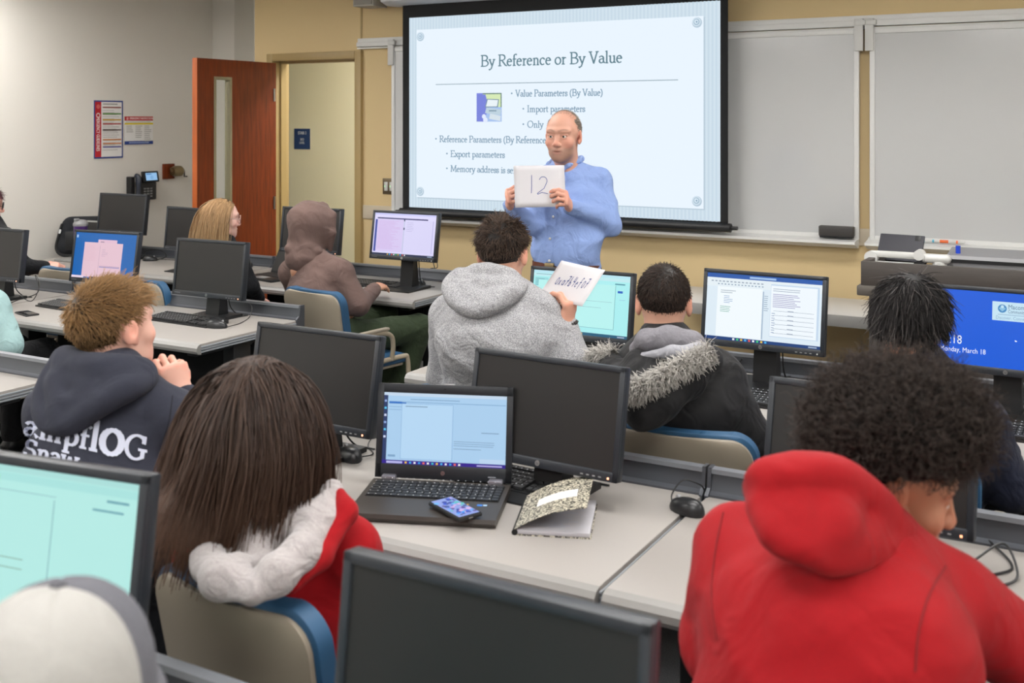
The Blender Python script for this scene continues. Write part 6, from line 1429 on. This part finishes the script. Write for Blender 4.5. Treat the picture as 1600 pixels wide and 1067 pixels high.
# ---- long straight brown hair, red and white hoodie
def girl():
    P = Person('person with long straight brown hair in a red hoodie with white hood', (-1.50, 1.84, .52), 2); sk = '8E5E48'
    J = setj(P, seat_pose(), shL=(318, 868, 2.36), shR=(545, 862, 2.22), neck=(412, 775, 2.26), head=(405, 690, 2.28), chest=(420, 930, 2.26), elL=(.0, 0, 0), elR=(0, 0, 0), wrL=(0, 0, 0), wrR=(0, 0, 0))
    for k, s in (('L', -1), ('R', 1)): J['el'+k] = J['sh'+k]+np.array([s*.05, .07, -.24]); J['wr'+k] = J['el'+k]+np.array([-s*.1, .2, -.02])
    P.core(J, .92, .02, sk); J['waist'] = J['pel']*.5+J['chest']*.5
    P.head(at(402, 652, 2.27), 8, -6, 0, .98, vox=.006, skin=sk)
    red = cloth('red_sweat', 'A00B15', '8E0912', scale=1400, wr=.4, wscale=8, sheen=.04); P.top(J, red, 'hoodie', .0095, .175, .125, .06, 1., .004, 61)
    wt = cloth('white_fleece', 'AFA8A6', '979090', scale=500, wr=.5, wscale=18, sheen=.4); B = Blob(.007); w_ = at
    B.path([w_(518, 770, 2.20), w_(505, 815, 2.14), w_(470, 862, 2.05), w_(430, 900, 1.985), w_(398, 925, 1.955)], [.026, .03, .033, .036, .02], .018)
    B.path([w_(330, 842, 2.14), w_(326, 880, 2.05), w_(345, 905, 1.985), w_(392, 925, 1.955)], [.028, .032, .036, .02], .018)
    B.path([w_(370, 888, 2.02), w_(372, 905, 1.985)], [.03, .028], .01).cone(w_(345, 840, 2.15), w_(480, 820, 2.15), .04, .045, .03).cone(w_(400, 850, 2.12), w_(405, 885, 2.06), .06, .03, .02)
    B.noise.append(fold_noise(.003, 60, 62)); V, F = B.mesh(); P.obj('hood', V, F, wt)
    B = Blob(.007); B.path([w_(528, 775, 2.19), w_(540, 800, 2.16), w_(500, 870, 2.07), w_(455, 915, 2.005)], [.018, .022, .022, .016], .02); V, F = B.mesh(); P.obj('hood_edge', V, F, red)
    def keep(p): x, y, z = p.T; return ((z > -.01) | (y < -.03)) & ~((y > .05) & (z < .085))
    p, nn = scalp(5000, keep, 21); d = np.stack([np.sign(p[:, 0]+.02*np.random.default_rng(5).normal(0, 1, len(p)))*(.5+.2*np.abs(p[:, 0])/.07), -.25+0*p[:, 0]+(p[:, 1])*3, .12-(p[:, 2] < .06)*.8], 1)
    cn = np.abs(p[:, 0]) < .014; d[cn] = np.stack([p[cn, 0]*25, -.9+0*p[cn, 0], .1+0*p[cn, 0]], 1)
    g = np.random.default_rng(2); L = np.clip(.445-(.118-p[:, 2])*1.0, .23, .45)*np.where(p[:, 0] < 0, .9, 1.)*g.uniform(.9, 1.04, len(p))
    coll = [(np.array([0, -.01, .035]), np.array([.088, .108, .095])), (np.array([-.0, -.015, -.10]), np.array([.132, .118, .19])), (np.array([-.03, -.05, -.24]), np.array([.165, .175, .20]))]
    V, F = strands(p, nn, d+nn*.35, L, 11, .0019, .6, .09, coll=coll, seed=22)
    V = V.copy()
    V[:, 0] += -.045*np.clip((-.06-V[:, 2])/.25, 0, 1)
    geos = [(xf(V, P.H), F, hcol(len(p), 36, '261C18', '4E3D34', 3, '5A3E2E'))]
    B = Blob(.01); B.ell((0, -.012, .035), (.082, .103, .092), .04).ell((-.005, -.015, -.09), (.122, .105, .17), .06).ell((-.045, -.03, -.20), (.13, .10, .06), .05); B.ell((0, .13, -.06), (.1, .09, .2), .03, sub=True); V, F = B.mesh(); geos.append((xf(V, P.H), F, L3('1E1613')))
    P.hair(geos)
    P.trousers(J, cloth('dark_jeans', '22252E')); P.shoes(J, M['black']); simple_hands(P, J, sk); P.finish()
girl()
# ---- printed navy hoodie, chin on clasped hands
def boy():
    P = Person('person with a light brown quiff in a printed navy hoodie, hands clasped at the chin', (-2.39, 1.66, .545), 6); sk = 'DDAE9C'
    J = setj(P, seat_pose(), shL=(82, 648, 2.90), shR=(272, 660, 2.70), neck=(180, 592, 2.74), head=(180, 530, 2.78), chest=(165, 730, 2.72), elR=(345, 735, 2.80), wrR=(285, 618, 2.84), elL=(230, 720, 3.12), wrL=(266, 612, 2.95))
    P.core(J, 1., .02, sk); J['waist'] = J['pel']*.5+J['chest']*.5
    P.head(at(178, 512, 2.78), -3, 6, -2, 1.03, vox=.0036, skin=sk, brow='8A6A4A', lip='C07A70', eyes=True, neck=.15)
    kp = hairline(.078, -.05, .004); wh = np.array([-.012, -.075, .075])
    def flow(p): d = p-wh; n = np.linalg.norm(d, axis=1, keepdims=True)+1e-6; d = d/n; d = d+np.stack([-d[:, 1], d[:, 0], 0*d[:, 0]], 1)*.35; d[:, 2] -= .5*(p[:, 2] < .03); return d
    L = lambda p: np.where(p[:, 2] > .06, 1.0+.5*(p[:, 1] > .02), np.where(p[:, 2] > .02, .7, .34))
    hs = short_hair(P, 5600, .036, '4E3B28', '9A774E', flow, kp, r=.0012, noise=.12, grav=.05, seg=5, lift=.36, tone=lambda p: np.clip(.62+(p[:, 2]+.02)*6, .5, 1.05), seed=15, len_fn=L, capr=1.05, tip='B08A5C', coll=1.05)
    P.hair(hs)
    m = cloth('navy_fleece', '3A3C48', '2E303B', scale=1300, wr=.4, wscale=8); P.top(J, m, 'hoodie', .0095, .205, .145, .068, 1.02, .004, 71)
    hood_px(P, m, [([(98, 560, 2.74), (74, 612, 2.70), (74, 648, 2.66), (90, 664, 2.625), (116, 657, 2.61), (156, 630, 2.605), (200, 606, 2.62), (234, 592, 2.68)], [.026, .03, .03, .022, .028, .03, .03, .022]),
        ([(106, 570, 2.72), (99, 608, 2.67), (112, 634, 2.635), (152, 612, 2.63), (192, 594, 2.64), (226, 584, 2.69)], .032), ([(92, 600, 2.69), (100, 625, 2.66), (100, 650, 2.63)], .034), ([(110, 590, 2.69), (140, 600, 2.65), (170, 592, 2.645)], .034), ([(102, 562, 2.74), (112, 570, 2.71), (145, 575, 2.66), (182, 577, 2.65), (218, 581, 2.69)], .034)], seed=12, folds=.002)
    P.trousers(J, cloth('dark_cargo', '1F2126', '17181C')); P.shoes(J, M['black'])
    P.hand(at(284, 620, 2.83), RGT*-.32+FWD*.05+[0, 0, .95], RGT*-.55+FWD*.8+[0, 0, .1], side=1, curl=((35, 60, 35), (40, 62, 35), (45, 62, 35), (50, 62, 35)), spread=3, thumb=((.035, .035, -.02), (.03, .065, -.03), (.02, .085, -.03)), skin='DDAA98', vox=.0036)
    P.hand(at(262, 616, 2.93), RGT*.05+FWD*-.1+[0, 0, 1.], RGT*.75+FWD*-.6, side=-1, curl=((50, 60, 30), (55, 60, 30), (58, 60, 30), (60, 60, 30)), spread=3, thumb=((.035, .035, -.02), (.03, .065, -.03), (.02, .085, -.03)), skin='DDAA98', vox=.0036)
    sm = mat('navy_seam', '22232C', .9); seam_px(P, [(270, 618), (264, 660), (252, 700), (246, 760)], sm)
    P.finish()
    from mathutils.bvhtree import BVHTree
    hd = [c for c in P.t.children if c.name.startswith('hood')]; bv = BVHTree.FromPolygons(P.topV.tolist(), P.topF.tolist())
    # print on the back, laid on the cloth
    p = Print(); p.dz = 0; wd = 0; y = 0
    def put(txt, x, y, h, wt=.2): return p.serif(txt, x, y, h, 'C4C8DA', 1.0, wt, .1, slant=.12, track=.0)
    x = 0
    for ch, h in (('a', 1.12), ('m', 1.05), ('p', 1.05), ('f', 1.0), ('l', 1.3), ('o', 1.75), ('G', 1.05)): x += put(ch, x, 0, h, .15)+.04
    W1 = x; put('Snaw', 0, -1.08, W1*.44/2.24, .15)
    p.V = [(v[0]/W1, v[1]) for v in p.V]
    # finer mesh so that it follows the folds
    A, B_, C_, D_ = np.array((36, 679.)), np.array((229, 721.)), np.array((36, 645.)), np.array((229, 683.))
    from_ = np.array([0, 0, EYE]); V = []
    for x, y in p.V:
        q = A+(B_-A)*x+(C_-A)*y*(1-x)*.95+(D_-B_)*y*x*.95
        h = bv.ray_cast(Vector(from_), Vector(_n(at(q[0], q[1], 1)-from_))); V.append(np.array(h[0])-_n(at(q[0], q[1], 1)-from_)*.004 if h[0] else at(q[0], q[1], 2.6))
    mesh_obj('back_print', np.array(V), p.F, M['print'], P.t, 0, col=p.c, world=True)
boy()
# ---- brown hood, green trousers
def brown():
    P = Person('person with brown hood up and green trousers on a tan chair', (-3.82, 4.80, .545), -24); sk = 'B98A70'
    J = setj(P, seat_pose(), shL=(455, 425, 6.30), shR=(532, 425, 6.02), neck=(485, 398, 6.12), head=(485, 365, 6.14), chest=(490, 460, 6.1), elR=(560, 476, 5.98), wrR=(585, 452, 6.22), elL=(470, 480, 6.45), wrL=(520, 450, 6.6), knR=(655, 512, 6.30), anR=(622, 612, 6.25), knL=(600, 490, 6.5), anL=(600, 600, 6.6))
    P.core(J, 1., .022, sk); J['waist'] = J['pel']*.5+J['chest']*.5
    P.head(at(486, 356, 6.13), -22, -4, 0, 1., vox=.006, skin=sk)
    m = cloth('brown_fleece', '75605A', '66534E', scale=1000, wr=.45, wscale=9); P.top(J, m, 'hoodie', .010, .185, .135, .066, 1., .005, 81)
    B = Blob(.008); c = P.H; T = lambda x, y, z: tuple((c @ np.array([x, y, z, 1.]))[:3])
    B.ell(T(0, -.02, .035), (.112, .125, .118), .04, rot=(0, 0, R(-22))).ell(T(0, .05, .0), (.1, .075, .125), .05, rot=(0, 0, R(-22))).cone(T(0, -.03, -.05), T(0, -.03, -.15), .092, .112, .03)
    B.path([T(-.06, .1, -.12), T(-.095, .09, -.02), T(-.085, .09, .08), T(0, .07, .128), T(.085, .09, .08), T(.095, .09, -.02), T(.06, .1, -.12)], [.012]*7, .03)
    B.path([T(-.1, .0, -.125), T(0, -.13, -.115), T(.1, .0, -.125)], [.025]*3, .015)
    B.ell(T(0, .13, 0), (.068, .085, .1), .02, rot=(0, 0, R(-22)), sub=True); B.noise.append(fold_noise(.005, 48, 82)); V, F = B.mesh(); P.obj('hood', V, F, m)
    P.trousers(J, cloth('green_twill', '37432E', '2C3626', scale=800, wr=.5, wscale=9), folds=.005, r0=.1, r1=.08, r2=.07); P.shoes(J, M['black']); simple_hands(P, J, sk); P.finish()
brown()
# ---- long blonde hair, round glasses
def blonde():
    P = Person('person with long blonde hair and round glasses in a black top', (-4.77, 4.66, .545), -26); sk = 'E0B4A6'
    J = setj(P, seat_pose(), shL=(325, 400, 6.75), shR=(372, 402, 6.42), neck=(348, 380, 6.5), head=(347, 350, 6.5), chest=(350, 440, 6.45), elR=(392, 448, 6.4), wrR=(404, 466, 6.6), elL=(330, 450, 6.9), wrL=(360, 450, 7.0))
    P.core(J, .9, .022, sk); J['waist'] = J['pel']*.5+J['chest']*.5
    P.head(at(347, 341, 6.5), -34, -4, 0, .98, vox=.004, skin=sk, lip='C48078', eyes=True)
    P.top(J, cloth('black_knit', '1A1B1E', '121316'), 'top', .012, .165, .12, .052, 1., .003, 91)
    def keep(p): x, y, z = p.T; return ((z > .03) | (y < -.02)) & ~((y > .045) & (z < .085)) & ~((y > -.01) & (z < .06))
    p, nn = scalp(2600, keep, 31); d = np.stack([np.sign(p[:, 0])*.5, -.6+0*p[:, 0], .0-(p[:, 2] < .06)*.8], 1); L = np.clip(.40-(.118-p[:, 2])*1.0, .2, .42)
    coll = [(np.array([0, -.01, .035]), np.array([.082, .103, .092])), (np.array([0, -.02, -.1]), np.array([.1, .1, .17])), (np.array([0, -.02, -.24]), np.array([.15, .12, .17]))]
    V, F = strands(p, nn, d+nn*.3, L*np.random.default_rng(1).uniform(.85, 1.05, len(p)), 11, .0022, .6, .06, coll=coll, seed=32)
    geos = [(xf(V, P.H), F, hcol(len(p), 36, '8A6A4A', 'B8946A', 4, 'DCBE92')), under_shell(P, keep, '7A5E42', 1.05)]
    B = Blob(.01); B.ell((0, -.045, -.07), (.085, .07, .16), .05); V, F = B.mesh(); geos.append((xf(V, P.H), F, L3('8A6C4C'))); P.hair(geos)
    Mh = Matrix(P.H.tolist()); gl = MB()
    for s in (-1, 1):
        gl.tube([Mh @ Vector((s*.034+.025*math.cos(a), .103-.006*abs(math.cos(a)), -.002+.025*math.sin(a))) for a in np.linspace(0, 6.283, 25)[:-1]], .0024, 6, closed=True)
        gl.tube([Mh @ Vector(q) for q in ((s*.059, .098, .002), (s*.078, .07, .004), (s*.082, .0, .004), (s*.08, -.02, -.012))], .0022, 6)
    gl.tube([Mh @ Vector((-.01, .106, .002)), Mh @ Vector((.01, .106, .002))], .002, 6); gl.build('glasses', mat('pale_frame', 'C8A8A0', .3), P.t, world=True)
    P.trousers(J, cloth('grey_jeans', '55565A')); P.shoes(J, M['black']); simple_hands(P, J, sk); P.finish()
blonde()
# ---- person at the left edge, black jacket
def leftone():
    h_ = at(2, 455, 7.25); P = Person('person at left edge in black jacket with striped orange trousers, hand on lap', (h_[0], h_[1], .545), -48); sk = 'DBA898'
    J = setj(P, seat_pose(), head=(-24, 330, 7.2), shR=(8, 372, 7.05), shL=(-50, 362, 7.5), neck=(-14, 352, 7.2), chest=(-2, 400, 7.2), elR=(36, 418, 6.98), wrR=(70, 417, 7.05), elL=(.0, .16, .15), wrL=(66, 420, 7.2))
    J['elL'] = J['shL']+np.array([-.02, .12, -.22]); P.core(J, 1., .022, sk); J['waist'] = J['pel']*.5+J['chest']*.5
    P.head(at(-22, 320, 7.2), -40, -6, 0, 1., vox=.005, skin=sk)
    P.hair(short_hair(P, 2000, .05, '3A1C20', '5E2C34', lambda p: np.stack([p[:, 0], p[:, 1]*0-.3, -.5+0*p[:, 0]], 1)*2, hairline(.07, -.06), r=.0018, seed=33, capr=1.05))
    P.top(J, cloth('black_jacket', '1A1B1E', '121316', wr=.5), 'jacket', .013, .19, .135, .062, 1.02, .004, 95)
    g, nt, b = new_mat('striped_cloth'); tc_ = node(nt, 'ShaderNodeTexCoord'); sp = node(nt, 'ShaderNodeSeparateXYZ'); nt.links.new(tc_.outputs['Object'], sp.inputs[0])
    ad = node(nt, 'ShaderNodeVectorMath', operation='DOT_PRODUCT'); ad.inputs[1].default_value = (.75, .66, 0); nt.links.new(tc_.outputs['Object'], ad.inputs[0])
    mm = node(nt, 'ShaderNodeMath', operation='MULTIPLY'); mm.inputs[1].default_value = 13; nt.links.new(ad.outputs['Value'], mm.inputs[0]); fr_ = node(nt, 'ShaderNodeMath', operation='FRACT'); nt.links.new(mm.outputs[0], fr_.inputs[0]); gt = node(nt, 'ShaderNodeMath', operation='GREATER_THAN'); gt.inputs[1].default_value = .5; nt.links.new(fr_.outputs[0], gt.inputs[0])
    mx = node(nt, 'ShaderNodeMix', data_type='RGBA'); mx.inputs[6].default_value = lin('E07A18'); mx.inputs[7].default_value = lin('1A1A1A'); nt.links.new(gt.outputs[0], mx.inputs[0]); nt.links.new(mx.outputs[2], b.inputs['Base Color']); b.inputs['Roughness'].default_value = .9
    J['knR'] = P.inv(at(102, 450, 7.05)); J['knL'] = P.inv(at(112, 448, 7.3)); P.trousers(J, g); P.shoes(J, M['black'])
    P.hand(at(70, 416, 7.05), RGT*.9+FWD*.2+[0, 0, -.12], RGT*-.1+FWD*.6+[0, 0, -.8], side=1, curl=((30, 35, 20),)*4, skin=sk, vox=.004); P.hand(at(66, 420, 7.2), RGT*.9-FWD*.3+[0, 0, -.1], np.array([0, 0, -1.]), side=-1, curl=((30, 35, 20),)*4, skin=sk, vox=.004); P.finish()
    Mh = Matrix(P.H.tolist()); gl = MB()
    for s in (-1, 1): gl.tube([Mh @ Vector((s*.034+.024*math.cos(a), .103, .024*math.sin(a))) for a in np.linspace(0, 6.283, 21)[:-1]], .0024, 6, closed=True).tube([Mh @ Vector(q) for q in ((s*.059, .1, .002), (s*.08, .06, .004), (s*.08, -.02, -.01))], .0022, 6)
    gl.tube([Mh @ Vector((-.01, .106, .002)), Mh @ Vector((.01, .106, .002))], .002, 6); gl.build('glasses', M['black'], P.t, world=True)
leftone()
def teal():
    P = Person('person at left edge of whom only a pale teal sleeve shows', (-4.99, 3.30, .545), 0); sk = 'D0A08A'
    J = setj(P, seat_pose(), shR=(-12, 478, 5.15), shL=(-130, 478, 5.4), neck=(-75, 440, 5.3), head=(-75, 400, 5.3), chest=(-62, 530, 5.25), elR=(14, 538, 5.12), wrR=(-30, 520, 5.42), elL=(-150, 560, 5.5), wrL=(-90, 500, 5.7))
    P.core(J, 1., .018, sk); J['waist'] = J['pel']*.5+J['chest']*.5; P.head(at(-75, 385, 5.3), -10, 0, 0, 1., vox=.007, skin=sk)
    P.hair(short_hair(P, 1200, .05, '241C18', '4A3A30', lambda p: np.stack([p[:, 0], p[:, 1]*0-.3, -.5+0*p[:, 0]], 1)*2, hairline(.07, -.06), r=.002, seed=34, capr=1.05))
    P.top(J, cloth('pale_teal', 'A9C8C8', '98B8B8', wr=.5), 'sweatshirt', .012, .19, .14, .07, 1.03, .005, 97); P.trousers(J, cloth('black_mesh_trousers', '1E1E20')); P.shoes(J, M['black']); simple_hands(P, J, sk); P.finish()
teal()
# ---- white mesh cap, nearest
def capman():
    P = Person('nearest person, seen from behind, wearing a white and grey mesh cap', (-.99, .66, .545), 4); sk = 'C89A84'
    J = seat_pose(neck=(.02, .02, .53), head=(.03, .03, .62)); P.core(J, 1., .02, sk, legs=True)
    hc = at(90, 1124, 1.09); P.head(hc, 22, -4, 0, 1.03, vox=.007, skin=sk)
    P.hair(short_hair(P, 2500, .022, '3A2C22', '5E4A3A', lambda p: np.stack([p[:, 0]*0, -.3+0*p[:, 0], -1+0*p[:, 0]], 1), lambda p: (p[:, 2] < .03) & (p[:, 2] > -.06) & (p[:, 1] < -.01), r=.001, seed=35, capr=1.01))
    P.top(J, cloth('teal_shirt', '5FA3A8', '4E9096'), 'shirt', .014, .18, .13, .062, 1., .004, 99); P.trousers(J, cloth('plain_trousers', '2A2B30')); P.shoes(J, M['black']); simple_hands(P, J, sk); P.finish()
    Mh = Matrix(P.H.tolist())
    t = thing('baseball_cap', 'white mesh cap with grey front at the bottom left corner', 'cap', P.H[:3, 3], R(22)); Q = Matrix(P.H.tolist())
    Li = Matrix.Rotation(R(-22), 4, 'Z') @ Matrix.Translation(tuple(-P.H[:3, 3]))
    Q = Li @ Q
    wm = cloth('white_mesh', 'A9A7A3', '95938E', scale=1500, wr=.15); gm = cloth('grey_twill', '66666C', '54545A', scale=900, wr=.15)
    rx, ry, rz_ = .092, .112, .118
    def surf(a, b_): return (rx*math.cos(a)*math.cos(b_)**.8, -.008+ry*math.sin(a)*math.cos(b_)**.8, .012+rz_*math.sin(b_)**.9)
    for k in range(6):
        a0 = R(60*k+30-90); V = []; F = []; n, m_ = 9, 12
        for j in range(m_+1):
            for i in range(n+1):
                a, b_ = a0+R(60)*i/n, math.pi/2*j/m_; x, y, z = surf(a, b_); e = 1-.012*abs(2*i/n-1)**6; V.append((x*e, y*e, z*e))
        for j in range(m_):
            for i in range(n): F.append([j*(n+1)+i, j*(n+1)+i+1, (j+1)*(n+1)+i+1, (j+1)*(n+1)+i])
        front = 60 <= (60*k+60-90) % 360 <= 120 or k in (2, 3) and False
        ang = (60*k+60-90) % 360
        o = MB().add(V, F, M=Q).build('front_panel' if 50 < ang < 130 else 'mesh_panel', gm if 30 <= ang <= 150 else wm, t, smooth=180)
    MB().lathe([(.009, 0), (.007, .006), (.002, .008)], (0, -.008, .012+rz_-.002), 12, M=Q).build('top_button', gm, t)
    V = []; F = []
    for i in range(13):
        a = R(20+140*i/12)
        for j in range(5):
            u = j/4; r_ = 1+.4*u*math.sin((a-R(20))/R(140)*math.pi)**.8; V.append((rx*1.01*math.cos(a)*(1+.1*u), -.008+ry*math.sin(a)*r_, .014-.02*u*math.cos(a)**2-.01*u))
    for i in range(12):
        for j in range(4): F.append([i*5+j, (i+1)*5+j, (i+1)*5+j+1, i*5+j+1])
    br = MB().add(V, F, M=Q).build('brim', gm, t, smooth=180); sd = br.modifiers.new('t', 'SOLIDIFY'); sd.thickness = .003
    sb = MB().tube([Q @ Vector((rx*1.0*math.cos(a), -.008+ry*1.0*math.sin(a), .014)) for a in np.linspace(R(200), R(340), 16)], .006, 6).build('snap_strap', mat('teal_strap', '4FB0B0', .5), t)
capman()
